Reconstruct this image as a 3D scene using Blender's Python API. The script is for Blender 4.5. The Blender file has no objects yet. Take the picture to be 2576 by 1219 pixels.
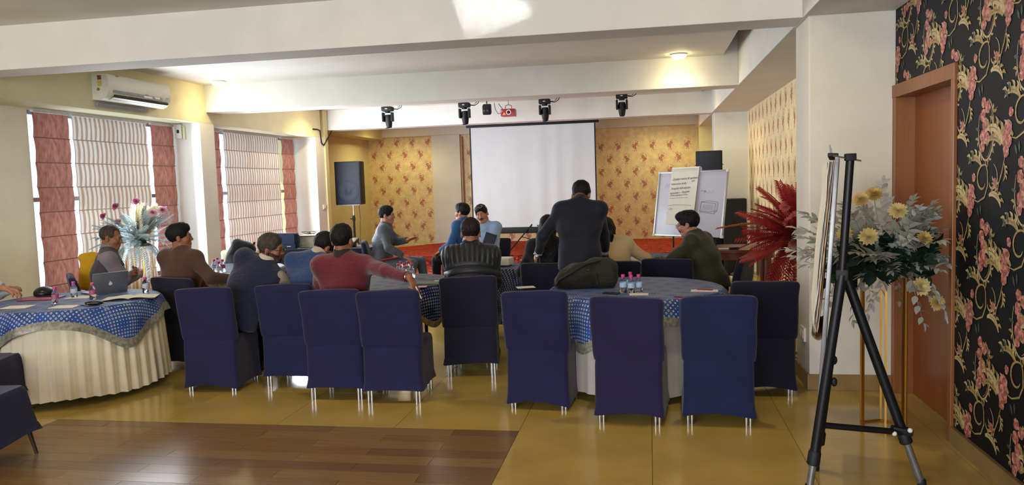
import bpy, bmesh, math, random, time
import numpy as np
from mathutils import Vector, Matrix, Euler
T0 = time.time()
SC = bpy.context.scene
COL = SC.collection
rnd = random.Random(7)
PI = math.pi

# ---------------------------------------------------------------- camera
CAM_H = 1.62
def cam_rot(yaw, pitch, roll):
    B = np.array([[1, 0, 0], [0, 0, -1], [0, 1, 0]], float)
    c, s = math.cos(yaw), math.sin(yaw); Ry = np.array([[c, 0, s], [0, 1, 0], [-s, 0, c]])
    c, s = math.cos(pitch), math.sin(pitch); Rx = np.array([[1, 0, 0], [0, c, -s], [0, s, c]])
    c, s = math.cos(roll), math.sin(roll); Rz = np.array([[c, -s, 0], [s, c, 0], [0, 0, 1]])
    return Rz @ Rx @ Ry @ B
_M = cam_rot(0.17742429, 0.07701446, -0.03189868)
cam_data = bpy.data.cameras.new('camera')
cam_data.sensor_width = 36.0
cam_data.lens = 36.0 * 1942.49 / 2576.0
cam_data.clip_start = 0.05
cam = bpy.data.objects.new('camera', cam_data)
COL.objects.link(cam)
_m = Matrix(((_M[0][0], -_M[1][0], -_M[2][0], 0), (_M[0][1], -_M[1][1], -_M[2][1], 0), (_M[0][2], -_M[1][2], -_M[2][2], CAM_H), (0, 0, 0, 1)))
cam.matrix_world = _m
SC.camera = cam

# ---------------------------------------------------------------- view + world + daylight
SC.view_settings.view_transform = 'Standard'
SC.view_settings.look = 'None'
SC.view_settings.gamma = 1.0
SC.view_settings.use_curve_mapping = False
SC.view_settings.exposure = 1.0
world = bpy.data.worlds.new('daylight')
SC.world = world
world.use_nodes = True
_nt = world.node_tree
_nt.nodes['Background'].inputs[0].default_value = (0.62, 0.78, 1.0, 1)
_nt.nodes['Background'].inputs[1].default_value = 1.3

def light(name, typ, loc, energy, color=(1, 1, 1), aim=None, size=None, size_y=None, spot=None, blend=0.5, shape=None):
    d = bpy.data.lights.new(name, typ)
    d.energy = energy; d.color = color
    if typ == 'AREA':
        d.shape = shape or 'RECTANGLE'; d.size = size; d.size_y = size_y or size
    elif size is not None:
        if typ == 'SUN': d.angle = size
        else: d.shadow_soft_size = size
    if spot: d.spot_size = spot; d.spot_blend = blend
    o = bpy.data.objects.new(name, d); COL.objects.link(o)
    o.location = loc
    if aim is not None:
        o.rotation_euler = (Vector(aim) - Vector(loc)).to_track_quat('-Z', 'Y').to_euler()
    return o

light('sun', 'SUN', (-20, 6, 12), 4.0, (1.0, 0.9, 0.76), aim=(-6.6, 9.6, 1.6), size=0.01)
# daylight through the two left windows plus an unseen fill lamp added behind the camera
for _y, _e in ((8.73, 45), (12.2, 120)):
    light('window_daylight', 'AREA', (-6.14, _y, 1.6), _e, (0.84, 0.91, 1.0), aim=(0, _y + 1.0, 1.6), size=2.4, size_y=1.9)
for _y in (8.73, 12.1):
    light('window_skylight', 'AREA', (-6.56, _y, 1.6), 13, (0.66, 0.82, 1.0), aim=(0, _y, 1.5), size=2.3, size_y=1.9)
light('rear_fill', 'AREA', (-2.4, -3.6, 1.7), 245, (0.95, 0.97, 1.0), aim=(-2.4, 6, 1.2), size=6.5, size_y=2.4)
WARM = (1.0, 0.86, 0.56)
# a patch of daylight thrown back onto the first beam by something glossy behind the camera
_g = light('glint', 'AREA', (0.2, 0.4, 0.9), 0.34, (0.85, 0.93, 1.0), aim=(-1.19, 6.05, 3.02), size=0.52, size_y=0.34)
_g.data.spread = math.radians(0.8); _g.rotation_euler.rotate_axis('Z', 0.35)
# warm downlights set into the ceiling, bay by bay (the fittings themselves are built below)
DOWNLIGHTS = [(-5.80, 9.90, 3.14), (0.39, 9.90, 3.14),
              (-5.1, 4.9, 3.14), (-2.3, 4.9, 3.14), (0.35, 4.9, 3.14),
              (-5.9, 17.6, 3.14), (0.35, 17.6, 3.14), (-5.6, 13.3, 3.14), (0.4, 13.3, 3.14)]
for _i, _p in enumerate(DOWNLIGHTS):
    e = (9 if _p[1] > 9 else 26) if _p[1] < 12 else (48 if _p[1] > 15 else 40)
    light('downlight_lamp', 'SPOT', (_p[0], _p[1], _p[2] - 0.075), e, WARM if _p[1] < 12 else (1.0, 0.89, 0.46), aim=(_p[0], _p[1], 0), size=0.05, spot=2.75, blend=0.6)

# ---------------------------------------------------------------- materials
def lin(c):
    if isinstance(c, str):
        c = c.lstrip('#'); c = [int(c[i:i + 2], 16) / 255 for i in (0, 2, 4)]
    return tuple((v / 12.92 if v <= 0.04045 else ((v + 0.055) / 1.055) ** 2.4) for v in c[:3]) + (1.0,)

class NT:
    def __init__(s, name):
        s.m = bpy.data.materials.new(name); s.m.use_nodes = True
        s.t = s.m.node_tree; s.n = s.t.nodes; s.l = s.t.links
        s.b = s.n['Principled BSDF']; s.out = s.n['Material Output']
    def node(s, typ, ins=None, **kw):
        n = s.n.new(typ)
        for k, v in kw.items(): setattr(n, k, v)
        for k, v in (ins or {}).items():
            if hasattr(v, 'default_value') or hasattr(v, 'is_linked'): s.l.new(v, n.inputs[k])
            else: n.inputs[k].default_value = v
        return n
    def math(s, op, a, b=None, clamp=False):
        n = s.n.new('ShaderNodeMath'); n.operation = op; n.use_clamp = clamp
        for i, v in enumerate((a, b)):
            if v is None: continue
            if isinstance(v, (int, float)): n.inputs[i].default_value = v
            else: s.l.new(v, n.inputs[i])
        return n.outputs[0]
    def mix(s, f, a, b, blend='MIX'):
        n = s.n.new('ShaderNodeMix'); n.data_type = 'RGBA'; n.blend_type = blend
        for i, v in ((0, f), (6, a), (7, b)):
            if isinstance(v, (int, float)): n.inputs[i].default_value = v
            elif isinstance(v, tuple): n.inputs[i].default_value = v
            else: s.l.new(v, n.inputs[i])
        return n.outputs[2]
    def ramp(s, f, stops, interp='LINEAR'):
        n = s.n.new('ShaderNodeValToRGB'); n.color_ramp.interpolation = interp
        el = n.color_ramp.elements
        while len(el) < len(stops): el.new(0.5)
        for e, (p, c) in zip(el, stops): e.position = p; e.color = c
        s.l.new(f, n.inputs[0]); return n.outputs[0]
    def coord(s, kind='Object'):
        return s.n.new('ShaderNodeTexCoord').outputs[kind]
    def mapped(s, kind='Object', scale=(1, 1, 1), rot=(0, 0, 0)):
        n = s.n.new('ShaderNodeMapping'); n.inputs['Scale'].default_value = scale; n.inputs['Rotation'].default_value = rot
        s.l.new(s.coord(kind), n.inputs['Vector']); return n.outputs[0]
    def noise(s, scale=5, detail=3, vec=None, rough=0.5, dist=0.0):
        n = s.n.new('ShaderNodeTexNoise'); n.inputs['Scale'].default_value = scale; n.inputs['Detail'].default_value = detail
        n.inputs['Roughness'].default_value = rough; n.inputs['Distortion'].default_value = dist
        s.l.new(vec if vec is not None else s.coord(), n.inputs['Vector']); return n.outputs['Fac']
    def bump(s, h, strength=0.3, dist=0.01):
        n = s.n.new('ShaderNodeBump'); n.inputs['Strength'].default_value = strength; n.inputs['Distance'].default_value = dist
        s.l.new(h, n.inputs['Height']); s.l.new(n.outputs[0], s.b.inputs['Normal']); return n.outputs[0]
    def base(s, c):
        if isinstance(c, tuple): s.b.inputs['Base Color'].default_value = c
        else: s.l.new(c, s.b.inputs['Base Color'])
    def set(s, **kw):
        for k, v in kw.items():
            k = {'rough': 'Roughness', 'metal': 'Metallic', 'spec': 'Specular IOR Level', 'trans': 'Transmission Weight', 'ior': 'IOR', 'alpha': 'Alpha',
                 'sheen': 'Sheen Weight', 'coat': 'Coat Weight', 'sss': 'Subsurface Weight', 'emit': 'Emission Strength'}.get(k, k)
            s.b.inputs[k].default_value = v

MATS = {}
def mat(name, color, rough=0.6, metal=0.0, var=0.10, scale=14, bump=0.0, bscale=60, spec=0.4, stretch=(1, 1, 1), **kw):
    if name in MATS: return MATS[name]
    t = NT(name); c = lin(color)
    v = t.mapped('Object', stretch)
    f = t.noise(scale, 4, v)
    dark = tuple(x * (1 - var * 1.6) for x in c[:3]) + (1,); lite = tuple(min(1, x * (1 + var * 1.2)) for x in c[:3]) + (1,)
    t.base(t.ramp(f, [(0.3, dark), (0.7, lite)]))
    t.set(rough=rough, metal=metal, spec=spec, **kw)
    if bump: t.bump(t.noise(bscale, 4, v), bump, 0.01)
    MATS[name] = t.m
    return t.m

# ---------------------------------------------------------------- mesh builders
def mesh_np(name, V, F, mat_=None, smooth=True, mats=None, midx=None):
    me = bpy.data.meshes.new(name)
    V = np.asarray(V, np.float32); F = np.asarray(F, np.int32)
    me.vertices.add(len(V)); me.vertices.foreach_set('co', V.ravel())
    k = F.shape[1]
    me.loops.add(F.size); me.loops.foreach_set('vertex_index', F.ravel())
    me.polygons.add(len(F)); me.polygons.foreach_set('loop_start', np.arange(0, F.size, k, dtype=np.int32))
    try: me.polygons.foreach_set('loop_total', np.full(len(F), k, np.int32))
    except Exception: pass
    me.polygons.foreach_set('use_smooth', np.full(len(F), smooth, bool))
    if midx is not None: me.polygons.foreach_set('material_index', np.asarray(midx, np.int32))
    for m in (mats or ([mat_] if mat_ else [])): me.materials.append(m)
    me.update(calc_edges=True); me.validate()
    return me

def link(name, me, parent=None, loc=None, rot=None):
    o = bpy.data.objects.new(name, me); COL.objects.link(o)
    if parent is not None: o.parent = parent
    if loc is not None: o.location = loc
    if rot is not None: o.rotation_euler = rot
    return o

def tag(o, label=None, cat=None, group=None, kind=None):
    if label: o['label'] = label
    if cat: o['category'] = cat
    if group: o['group'] = group
    if kind: o['kind'] = kind
    return o

def thing(name, label, cat, loc=(0, 0, 0), rz=0, group=None):
    o = bpy.data.objects.new(name, None); COL.objects.link(o)
    o.empty_display_size = 0.1
    o.location = loc; o.rotation_euler = (0, 0, rz)
    return tag(o, label, cat, group)

def kids(o):
    return [c for c in COL.objects if c.parent == o]
KIDS = {}
def copy_tree(o, loc=None, rz=None, label=None, group=None, parent=None):
    ch = KIDS.get(o.name)
    if ch is None: ch = [c for c in list(COL.objects) if c.parent == o]; KIDS[o.name] = ch
    c = o.copy(); COL.objects.link(c)
    if parent is not None: c.parent = parent
    if loc is not None: c.location = loc
    if rz is not None: c.rotation_euler = (0, 0, rz)
    if label: c['label'] = label
    if group: c['group'] = group
    for k in ch: copy_tree(k, parent=c)
    return c

class MB:
    """collects vertices and faces of one part and links them as one mesh object"""
    def __init__(s): s.v = []; s.f = []; s.uv = None; s.mi = []; s.cur = 0
    def add(s, vs, fs):
        n = len(s.v); s.v.extend([tuple(p) for p in vs]); s.f.extend([tuple(i + n for i in f) for f in fs]); s.mi.extend([s.cur] * len(fs)); return s
    def box(s, c, size, rot=None, bev=0.0):
        x, y, z = (d / 2 for d in size)
        if bev <= 0:
            vs = [Vector((a * x, b * y, d * z)) for a in (-1, 1) for b in (-1, 1) for d in (-1, 1)]
            fs = [(0, 1, 3, 2), (4, 6, 7, 5), (0, 4, 5, 1), (2, 3, 7, 6), (0, 2, 6, 4), (1, 5, 7, 3)]
        else:
            bev = min(bev, x * .98, y * .98, z * .98); vs = []; fs = []
            bm = bmesh.new(); bmesh.ops.create_cube(bm, size=1.0)
            for v in bm.verts: v.co = Vector((v.co.x * 2 * x, v.co.y * 2 * y, v.co.z * 2 * z))
            bmesh.ops.bevel(bm, geom=list(bm.edges), offset=bev, segments=2, profile=0.6, affect='EDGES')
            bm.verts.ensure_lookup_table()
            vs = [v.co.copy() for v in bm.verts]; fs = [tuple(v.index for v in f.verts) for f in bm.faces]; bm.free()
        R_ = rot if isinstance(rot, Matrix) else (Euler(rot).to_matrix() if rot else Matrix.Identity(3))
        c = Vector(c)
        return s.add([R_ @ v + c for v in vs], fs)
    def quad(s, a, b, c, d): return s.add([a, b, c, d], [(0, 1, 2, 3)])
    def tube(s, pts, r, n=8, caps=True, flat=None):
        pts = [Vector(p) for p in pts]; rs = r if isinstance(r, (list, tuple)) else [r] * len(pts)
        vs = []; fs = []; prev = None
        for i, p in enumerate(pts):
            t = (pts[min(i + 1, len(pts) - 1)] - pts[max(i - 1, 0)]).normalized()
            if prev is None:
                up = Vector((0, 0, 1)) if abs(t.z) < 0.9 else Vector((0, 1, 0)); a = t.cross(up).normalized()
            else:
                a = (prev - t * prev.dot(t)); a = a.normalized() if a.length > 1e-6 else t.orthogonal().normalized()
            prev = a; b = t.cross(a)
            for k in range(n):
                q = 2 * PI * k / n; vs.append(p + (a * math.cos(q) + b * math.sin(q) * (flat or 1)) * rs[i])
        for i in range(len(pts) - 1):
            for k in range(n):
                fs.append((i * n + k, i * n + (k + 1) % n, (i + 1) * n + (k + 1) % n, (i + 1) * n + k))
        if caps: fs.append(tuple(range(n - 1, -1, -1))); fs.append(tuple((len(pts) - 1) * n + k for k in range(n)))
        return s.add(vs, fs)
    def lathe(s, prof, c=(0, 0, 0), n=24, rot=None, caps=True):
        c = Vector(c); R_ = rot if isinstance(rot, Matrix) else (Euler(rot).to_matrix() if rot else Matrix.Identity(3))
        vs = []; fs = []
        for r, z in prof:
            for k in range(n):
                q = 2 * PI * k / n; vs.append(R_ @ Vector((r * math.cos(q), r * math.sin(q), z)) + c)
        for i in range(len(prof) - 1):
            for k in range(n): fs.append((i * n + k, i * n + (k + 1) % n, (i + 1) * n + (k + 1) % n, (i + 1) * n + k))
        if caps: fs.append(tuple(range(n - 1, -1, -1))); fs.append(tuple((len(prof) - 1) * n + k for k in range(n)))
        return s.add(vs, fs)
    def ball(s, c, r, n=12, rot=None):
        r = r if isinstance(r, (tuple, list)) else (r, r, r); R_ = rot if isinstance(rot, Matrix) else (Euler(rot).to_matrix() if rot else Matrix.Identity(3))
        vs = []; fs = []; m = max(4, n // 2 + 1); c = Vector(c)
        for i in range(1, m):
            a = PI * i / m
            for k in range(n): q = 2 * PI * k / n; vs.append(R_ @ Vector((r[0] * math.sin(a) * math.cos(q), r[1] * math.sin(a) * math.sin(q), r[2] * math.cos(a))) + c)
        t = len(vs); vs.append(R_ @ Vector((0, 0, r[2])) + c); vs.append(R_ @ Vector((0, 0, -r[2])) + c)
        for i in range(m - 2):
            for k in range(n): fs.append((i * n + k, (i + 1) * n + k, (i + 1) * n + (k + 1) % n, i * n + (k + 1) % n))
        for k in range(n): fs.append((t, k, (k + 1) % n)); fs.append((t + 1, (m - 2) * n + (k + 1) % n, (m - 2) * n + k))
        return s.add(vs, fs)
    def prism(s, poly, h, M_=None):
        """poly: 2D points (ccw) extruded by h along local z, placed by a 4x4 matrix"""
        n = len(poly); M_ = M_ or Matrix.Identity(4)
        vs = [M_ @ Vector((x, y, 0)) for x, y in poly] + [M_ @ Vector((x, y, h)) for x, y in poly]
        fs = [tuple(range(n - 1, -1, -1)), tuple(range(n, 2 * n))] + [(i, (i + 1) % n, n + (i + 1) % n, n + i) for i in range(n)]
        return s.add(vs, fs)
    def grid(s, fn, nu, nv, closed_u=False, flip=False):
        vs = [fn(i / (nu if closed_u else nu - 1), j / (nv - 1)) for j in range(nv) for i in range(nu)]
        fs = []
        for j in range(nv - 1):
            for i in range(nu if closed_u else nu - 1):
                i2 = (i + 1) % nu; q = (j * nu + i, j * nu + i2, (j + 1) * nu + i2, (j + 1) * nu + i); fs.append(q[::-1] if flip else q)
        return s.add(vs, fs)
    def mesh(s, name, m, smooth=None):
        me = bpy.data.meshes.new(name); me.from_pydata([tuple(p) for p in s.v], [], s.f)
        for mm in (m if isinstance(m, (list, tuple)) else [m]): me.materials.append(mm)
        if isinstance(m, (list, tuple)): me.polygons.foreach_set('material_index', s.mi)
        me.update()
        if smooth is None or smooth is True:
            me.polygons.foreach_set('use_smooth', [True] * len(me.polygons))
            if smooth is None: me.set_sharp_from_angle(angle=math.radians(38))
        if s.uv is not None:
            ul = me.uv_layers.new(name='UVMap'); lv = [0] * len(me.loops); me.loops.foreach_get('vertex_index', lv)
            ul.data.foreach_set('uv', [c for i in lv for c in s.uv[i]])
        return me
    def build(s, name, m, parent=None, smooth=None, loc=None, rot=None):
        return link(name, s.mesh(name, m, smooth), parent, loc, rot)

def struct(name, mb, m, parent=None, smooth=False):
    o = mb.build(name, m, parent, smooth)
    if parent is None: o['kind'] = 'structure'
    return o

# ---------------------------------------------------------------- implicit surfaces (bodies, clothes, bags)
def V3(*a): return np.array(a if len(a) > 1 else a[0], float)
def nrm(v): v = np.asarray(v, float); return v / (np.linalg.norm(v) + 1e-12)
def rotm(yaw=0, pitch=0, roll=0):
    """columns: right, forward, up; pitch > 0 looks up, yaw > 0 turns left"""
    c, s = math.cos(yaw), math.sin(yaw); Z = np.array([[c, -s, 0], [s, c, 0], [0, 0, 1.]])
    c, s = math.cos(pitch), math.sin(pitch); X = np.array([[1., 0, 0], [0, c, -s], [0, s, c]])
    c, s = math.cos(roll), math.sin(roll); Y = np.array([[c, 0, s], [0, 1., 0], [-s, 0, c]])
    return Z @ X @ Y

class Field:
    """smooth union of tapered capsules, ellipsoids and boxes, turned into a mesh by surface nets"""
    def __init__(s): s.p = []
    def cap(s, a, b, ra, rb=None, k=0.02, sub=False):
        rb = ra if rb is None else rb; a = V3(a); b = V3(b); r = max(ra, rb)
        s.p.append(('c', np.minimum(a, b) - r, np.maximum(a, b) + r, (a, b, ra, rb), k, sub)); return s
    def ell(s, c, r, k=0.02, sub=False, R=None):
        c = V3(c); r = V3(r); m = r.max() if R is not None else r
        s.p.append(('e', c - m, c + m, (c, r, R), k, sub)); return s
    def ecap(s, a, b, ra, rb, side, k=0.03):
        """flattened capsule: ra, rb = (half width along side, half depth)"""
        a = V3(a); b = V3(b); m = max(ra + rb); s.p.append(('f', np.minimum(a, b) - m, np.maximum(a, b) + m, (a, b, ra, rb, nrm(side)), k, False)); return s
    def box(s, c, h, r=0.01, k=0.01, sub=False, R=None):
        c = V3(c); h = V3(h); m = np.linalg.norm(h) if R is not None else h
        s.p.append(('b', c - m, c + m, (c, h, r, R), k, sub)); return s
    def cut(s, pt, n, k=0.004):
        """remove everything on the side the normal points to"""
        s.p.append(('p', None, None, (V3(pt), nrm(n)), k, 'cut')); return s
    def cut_local(s, pt, n, rad, k=0.004):
        pt = V3(pt); s.p.append(('p', pt - rad, pt + rad, (pt, nrm(n)), k, 'cut')); return s
    def mesh(s, cell=0.008, noise=None):
        solids = [q for q in s.p if q[5] is False]
        lo = np.min([q[1] for q in solids], 0) - 3 * cell; hi = np.max([q[2] for q in solids], 0) + 3 * cell
        n = np.ceil((hi - lo) / cell).astype(int) + 1
        f = np.full(n, 1.0, np.float32)
        ax = [(lo[i] + cell * np.arange(n[i])).astype(np.float32) for i in range(3)]
        for typ, l, h, a, k, sub in s.p:
            mrg = k + 3 * cell
            if l is None: i0, i1 = np.zeros(3, int), n
            else:
                i0 = np.maximum(0, np.floor((l - mrg - lo) / cell).astype(int)); i1 = np.minimum(n, np.ceil((h + mrg - lo) / cell).astype(int) + 1)
                if (i1 <= i0).any(): continue
            X = ax[0][i0[0]:i1[0], None, None]; Y = ax[1][None, i0[1]:i1[1], None]; Z = ax[2][None, None, i0[2]:i1[2]]
            if typ == 'c':
                A, B, ra, rb = a; d = B - A; L = float(d @ d) + 1e-9
                px, py, pz = X - A[0], Y - A[1], Z - A[2]
                t = np.clip((px * d[0] + py * d[1] + pz * d[2]) / L, 0, 1)
                D = np.sqrt((px - t * d[0]) ** 2 + (py - t * d[1]) ** 2 + (pz - t * d[2]) ** 2) - (ra + (rb - ra) * t)
            elif typ == 'f':
                A, B, ra, rb, sd = a; d = B - A; L = float(d @ d) + 1e-9
                px, py, pz = X - A[0], Y - A[1], Z - A[2]
                t = np.clip((px * d[0] + py * d[1] + pz * d[2]) / L, 0, 1)
                qx, qy, qz = px - t * d[0], py - t * d[1], pz - t * d[2]
                u = qx * sd[0] + qy * sd[1] + qz * sd[2]; w2 = np.maximum(qx * qx + qy * qy + qz * qz - u * u, 0)
                rx = ra[0] + (rb[0] - ra[0]) * t; ry = ra[1] + (rb[1] - ra[1]) * t
                k0 = np.sqrt((u / rx) ** 2 + w2 / ry ** 2); k1 = np.sqrt((u / rx ** 2) ** 2 + w2 / ry ** 4) + 1e-6
                D = k0 * (k0 - 1) / k1
                D = np.where(k0 < 0.3, -0.7 * np.minimum(rx, ry), D)
            elif typ == 'e':
                C, r, R_ = a; px, py, pz = X - C[0], Y - C[1], Z - C[2]
                if R_ is not None:
                    px, py, pz = (px * R_[0, i] + py * R_[1, i] + pz * R_[2, i] for i in range(3))
                k0 = np.sqrt((px / r[0]) ** 2 + (py / r[1]) ** 2 + (pz / r[2]) ** 2)
                k1 = np.sqrt((px / r[0] ** 2) ** 2 + (py / r[1] ** 2) ** 2 + (pz / r[2] ** 2) ** 2) + 1e-6
                D = k0 * (k0 - 1) / k1; D = np.where(k0 < 0.3, -0.7 * r.min(), D)
            elif typ == 'b':
                C, hh, r, R_ = a; px, py, pz = X - C[0], Y - C[1], Z - C[2]
                if R_ is not None:
                    px, py, pz = (px * R_[0, i] + py * R_[1, i] + pz * R_[2, i] for i in range(3))
                qx, qy, qz = np.abs(px) - hh[0] + r, np.abs(py) - hh[1] + r, np.abs(pz) - hh[2] + r
                D = np.sqrt(np.maximum(qx, 0) ** 2 + np.maximum(qy, 0) ** 2 + np.maximum(qz, 0) ** 2) + np.minimum(np.maximum(np.maximum(qx, qy), qz), 0) - r
            else:
                P_, N_ = a; D = -((X - P_[0]) * N_[0] + (Y - P_[1]) * N_[1] + (Z - P_[2]) * N_[2])
            g = f[i0[0]:i1[0], i0[1]:i1[1], i0[2]:i1[2]]
            if sub == 'cut':
                g[...] = np.maximum(g, -D)
            elif sub:
                D = -D; hh = np.clip(0.5 - 0.5 * (D - g) / -k if False else 0.5 + 0.5 * (D - g) / k, 0, 1); g[...] = g + (D - g) * hh + k * hh * (1 - hh)
            else:
                hh = np.clip(0.5 + 0.5 * (g - D) / k, 0, 1); g[...] = g + (D - g) * hh - k * hh * (1 - hh)
        if noise is not None:
            amp, fr, seed = noise; r_ = np.random.RandomState(seed)
            X = ax[0][:, None, None]; Y = ax[1][None, :, None]; Z = ax[2][None, None, :]
            acc = 0
            for q in range(5):
                w = r_.normal(size=3); w = w / np.linalg.norm(w) * fr * (0.6 + 0.9 * r_.rand()); ph = r_.rand(3) * 6
                acc = acc + np.sin(X * w[0] + Y * w[1] + Z * w[2] + ph[0] + 1.5 * np.sin(X * w[1] * .7 + Z * w[0] * .6 + ph[1]))
            f += (amp / 2.5) * acc.astype(np.float32)
        f[0], f[-1], f[:, 0], f[:, -1], f[:, :, 0], f[:, :, -1] = 1, 1, 1, 1, 1, 1
        return nets(f, lo, cell)

def nets(f, lo, cell):
    ins = f < 0
    c = ins.astype(np.int8)
    s8 = np.zeros(tuple(d - 1 for d in f.shape), np.int8)
    for i in (0, 1):
        for j in (0, 1):
            for k in (0, 1):
                s8 += c[i:c.shape[0] - 1 + i, j:c.shape[1] - 1 + j, k:c.shape[2] - 1 + k]
    act = np.argwhere((s8 > 0) & (s8 < 8))
    idx = np.full(s8.shape, -1, np.int32); idx[act[:, 0], act[:, 1], act[:, 2]] = np.arange(len(act))
    acc = np.zeros((len(act), 3)); cnt = np.zeros(len(act))
    cor = [(i, j, k) for i in (0, 1) for j in (0, 1) for k in (0, 1)]
    val = {q: f[act[:, 0] + q[0], act[:, 1] + q[1], act[:, 2] + q[2]] for q in cor}
    for a in cor:
        for d in range(3):
            if a[d]: continue
            b = list(a); b[d] = 1; b = tuple(b); va, vb = val[a], val[b]
            m = (va < 0) != (vb < 0); t = np.where(m, va / np.where(m, va - vb, 1), 0)
            p = np.tile(np.array(a, float), (len(act), 1)); p[:, d] += t
            acc[m] += p[m]; cnt[m] += 1
    V = lo + cell * (act + acc / cnt[:, None])
    Fs = []
    for d in range(3):
        e, g = (d + 1) % 3, (d + 2) % 3
        sl0 = [slice(None)] * 3; sl1 = [slice(None)] * 3; sl0[d] = slice(0, -1); sl1[d] = slice(1, None)
        A, B = ins[tuple(sl0)], ins[tuple(sl1)]
        q = np.argwhere(A != B)
        fl = A[q[:, 0], q[:, 1], q[:, 2]]
        c4 = []
        for de, dg in ((0, 0), (1, 0), (1, 1), (0, 1)):
            w = q.copy(); w[:, e] -= de; w[:, g] -= dg; c4.append(idx[w[:, 0], w[:, 1], w[:, 2]])
        Q = np.stack(c4, 1); Q[~fl] = Q[~fl][:, ::-1]
        Fs.append(Q)
    return V, np.concatenate(Fs)

def fmesh(name, field, m, cell, parent=None, noise=None, mats=None, pick=None, relax=0):
    V, F = field.mesh(cell, noise)
    if relax:
        for _ in range(relax):
            A = np.zeros_like(V); n = np.zeros(len(V))
            for i in range(4):
                np.add.at(A, F[:, i], V[F[:, (i + 1) % 4]]); np.add.at(n, F[:, i], 1)
            V = V * 0.4 + 0.6 * A / n[:, None]
    mi = None
    if pick is not None: mi = pick(V[F].mean(1))
    me = mesh_np(name, V, F, m, True, mats, mi)
    return link(name, me, parent)

# ---------------------------------------------------------------- the room
XL, XR, XI = -6.65, 1.748, 1.13          # window wall, right wall, inner edge of the right soffit
YB, ZS, ZC = 18.75, 2.758, 3.14          # back wall, underside of beams and soffit, ceiling
white = mat('white_paint', '#d9d6cd', 0.75, var=0.03, scale=3, bump=0.05, bscale=90)
cream = mat('cream_paint', '#d8cfa8', 0.75, var=0.04, scale=3, bump=0.05, bscale=90)
yellowp = mat('pale_yellow_paint', '#d6cb9a', 0.75, var=0.04, scale=3, bump=0.05, bscale=90)
greywhite = mat('grey_white_paint', '#c9c6be', 0.75, var=0.03, scale=3)
terracotta = mat('terracotta_paint', '#b07a5c', 0.65, var=0.06, scale=4, stretch=(1, 5, 1))
tile_m = mat('ochre_floor_tile', '#b2994f', 0.17, var=0.10, scale=2.2, spec=0.55, bump=0.03, bscale=7)
joint_m = mat('tile_joint', '#4f3f22', 0.6)
skirt_m = mat('skirting_tile', '#8a7148', 0.3, var=0.12, scale=6)
def wood(name, color, rough, scale=3.0, stretch=(1, 14, 14), var=0.22, coat=0.0):
    t = NT(name); v = t.mapped('Object', stretch); c = lin(color)
    f = t.noise(scale, 6, v, 0.6, 0.6)
    d = tuple(x * (1 - var * 1.7) for x in c[:3]) + (1,); l = tuple(min(1, x * (1 + var)) for x in c[:3]) + (1,)
    t.base(t.ramp(f, [(0.28, d), (0.5, c), (0.75, l)])); t.set(rough=rough, spec=0.5, coat=coat); t.bump(f, 0.06, 0.004); MATS[name] = t.m
    return t.m
plank_ms = [wood('brown_plank_a', '#7e623c', 0.24, var=.13), wood('brown_plank_b', '#735836', 0.26, var=.13), wood('brown_plank_c', '#866b43', 0.22, var=.13)]
door_m = wood('door_wood', '#864710', 0.36, 2.2, (9, 9, 0.8), 0.16)
frame_m = wood('door_frame_wood', '#865024', 0.38, 2.2, (9, 9, 0.8), 0.14)

# floor: ochre tiles 0.8565 x 0.82 m around a brown plank inset
fl = struct('floor', MB().box((-2.6, 7.4, -0.055), (11, 23.6, 0.1)), joint_m)
TX, TY = 0.8565, 0.82
PX0, PX1, PY1 = -0.866 - 4 * TX, -0.866, 4.873
tile_me = MB().box((0, 0, -0.004), (TX - 0.003, TY - 0.003, 0.008)).mesh('floor_tile', tile_m, False)
for i in range(-8, 4):
    for j in range(-3, 18):
        cx_, cy_ = -0.866 + (i + 0.5) * TX, PY1 + (j + 0.5) * TY
        if PX0 < cx_ < PX1 and cy_ < PY1: continue
        if cx_ > 2.2 or cx_ < -7.4: continue
        link('floor_tile', tile_me, fl, (cx_, cy_, 0))
PL, PW = 0.845, 0.1315
for j in range(24):
    y0 = PY1 - (j + 1) * PW
    x0 = -0.866 - (0.43 if j % 2 == 0 else 0.86); xs = [PX1]
    while x0 > PX0 + 0.02: xs.append(x0); x0 -= PL
    xs.append(PX0)
    for a, b in zip(xs[:-1], xs[1:]):
        o = MB().box((0, 0, -0.0035), (a - b - 0.0025, PW - 0.0025, 0.007)).build('plank', plank_ms[rnd.choice((0, 0, 1, 2))], fl, False)
        o.location = ((a + b) / 2, y0 + PW / 2, 0.0 + rnd.uniform(-0.0004, 0.0004))

# ceilings and beams
struct('ceiling', MB().box((-2.85, 11.9, ZC + 0.03), (7.6, 10.9 + 3.0, 0.06)).box((-2.6, 11.9, 3.5), (8.6, 14.0, 0.1)), white)
struct('ceiling_panel', MB().box((-2.7, 1.05, 3.18), (7.66, 10.0, 0.06)), terracotta)['kind'] = 'structure'
for n_, (ya, yb) in enumerate(((6.05, 6.41), (10.2, 10.6), (14.41, 14.75))):
    struct('beam', MB().box(((-6.66 + XI) / 2, (ya + yb) / 2, (ZS + 3.5) / 2), (XI + 6.66, yb - ya, 3.5 - ZS), bev=0.006), white)
struct('beam', MB().box(((XI + 1.9) / 2, 7.5, (ZS + 3.5) / 2), (1.9 - XI, 23.5, 3.5 - ZS), bev=0.006), white)

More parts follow.
